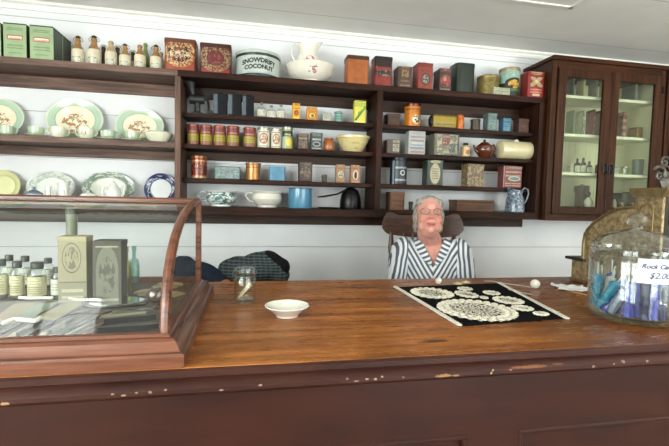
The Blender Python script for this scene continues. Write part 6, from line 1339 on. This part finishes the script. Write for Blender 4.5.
# collar: two flat lapels lying along the V
for s in (-1, 1):
    rows = []
    for k in range(13):
        f = k/12; zc_ = VZ0+.012+(VZ1-.012-VZ0)*f; inner = (zc_-VZ0)*.47
        w_ = .010+.036*math.sin(min(1, f*1.5)*PI*.5)*(1-.2*f)
        rows.append([(WX+s*(inner+w_*g), min(front_y(WX+s*max(inner+w_*g, inner+.012), zc_-g*.02), 2.16)-.005-.003*math.sin(g*PI), zc_-g*.02) for g in (0, .2, .4, .6, .8, 1)])
    q = MB(); q.sheet(rows); me = evaluated(q, [('SOLIDIFY', dict(thickness=.004)), ('SUBSURF', dict(levels=1))]); q = MB().add_mesh(me); bpy.data.meshes.remove(me)
    part(q, 'collar', M_col, blo, angle=60)
q = MB()
for k in range(4): q.ell((WX+.002, front_y(WX+.002, VZ0-.018-.045*k)-.001, VZ0-.018-.045*k), (.0055, .003, .0055), n=10)
part(q, 'button', M_white_china, blo)
# skirt and shoes, out of sight below the counter
sk = MB()
for s in (-1, 1): sk.tube([(WX+s*.08, 2.15, .56), (WX+s*.1, 1.95, .56), (WX+s*.105, 1.735, .54), (WX+s*.105, 1.715, .4), (WX+s*.1, 1.73, .22)], [.098, .092, .09, .09, .085], 14)
sk.ell((WX, 2.15, .56), (.19, .15, .075)); sk.ell((WX, 1.9, .55), (.13, .2, .08)); me = remesh(sk, .012, 4); q = MB().add_mesh(me); bpy.data.meshes.remove(me); part(q, 'skirt', cloth_mat('dark_skirt', '22242c', '2c2e36'), wm, angle=180)
for s in (-1, 1):
    q = MB(); q.tube([(WX+s*.1, 1.83, .042), (WX+s*.1, 1.78, .05), (WX+s*.105, 1.70, .042), (WX+s*.11, 1.60, .03)], [.03, .041, .044, .03], 14); part(q, 'shoe', M_black, wm)

# ------------------------------------------------------------------ light: daylight through the shop windows, plus added ceiling fill lamps
def window_light(name, loc, rot, sx, sy, power, col):
    l = bpy.data.lights.new(name, 'AREA'); l.shape = 'RECTANGLE'; l.size = sx; l.size_y = sy; l.energy = power; l.color = col
    o = bpy.data.objects.new(name, l); COL.objects.link(o); o.location = loc; o.rotation_euler = rot; return o
def fill_uplight(axis, pos, h, power):      # added fill lamp outside, aimed up through the opening to brighten the ceiling
    c = (h[0]+h[1])/2; L_ = h[1]-h[0]; d = Vector((0, .8, .6)) if axis == 'x' else Vector((.8, 0, .6))
    o = window_light('added_fill_lamp', (c, pos-.5, .6) if axis == 'x' else (pos-.5, c, .6), (0, 0, 0), L_, .6, power, (1, .97, 1.02))
    o.rotation_euler = (-d).to_track_quat('Z', 'X' if False else 'Y').to_euler()
    if axis != 'x': o.data.size, o.data.size_y = .6, L_
SKYC = (.98, .96, 1.03)
def sky_light(axis, pos, h, power):
    c = (h[0]+h[1])/2; z = (h[2]+h[3])/2
    if axis == 'x': window_light('daylight_window', (c, pos-.12, z), (R(90), 0, 0), h[1]-h[0], h[3]-h[2], power, SKYC)
    else:
        o = window_light('daylight_window', (pos-.12, c, z), (0, R(-90), 0), h[3]-h[2], h[1]-h[0], power, SKYC)
fill_uplight('x', YF, HOLES_F[0], 8); fill_uplight('x', YF, HOLES_F[2], 120); fill_uplight('y', XL, HOLES_L[0], 15)
sky_light('x', YF, HOLES_F[0], 38); sky_light('x', YF, HOLES_F[2], 20); sky_light('x', YF, HOLES_F[1], 14); sky_light('y', XL, HOLES_L[0], 44)
w = bpy.data.worlds.new('sky'); sc.world = w; w.use_nodes = True
w.node_tree.nodes['Background'].inputs[0].default_value = (.75, .85, 1, 1); w.node_tree.nodes['Background'].inputs[1].default_value = .8
vs = sc.view_settings; vs.view_transform = 'Standard'; vs.look = 'None'; vs.gamma = 1; vs.use_curve_mapping = False; vs.exposure = 1.68
sc.cycles.max_bounces = 10; sc.cycles.transparent_max_bounces = 24; sc.cycles.caustics_reflective = False; sc.cycles.caustics_refractive = False; sc.cycles.use_denoising = True
sc.cycles.sample_clamp_indirect = 6
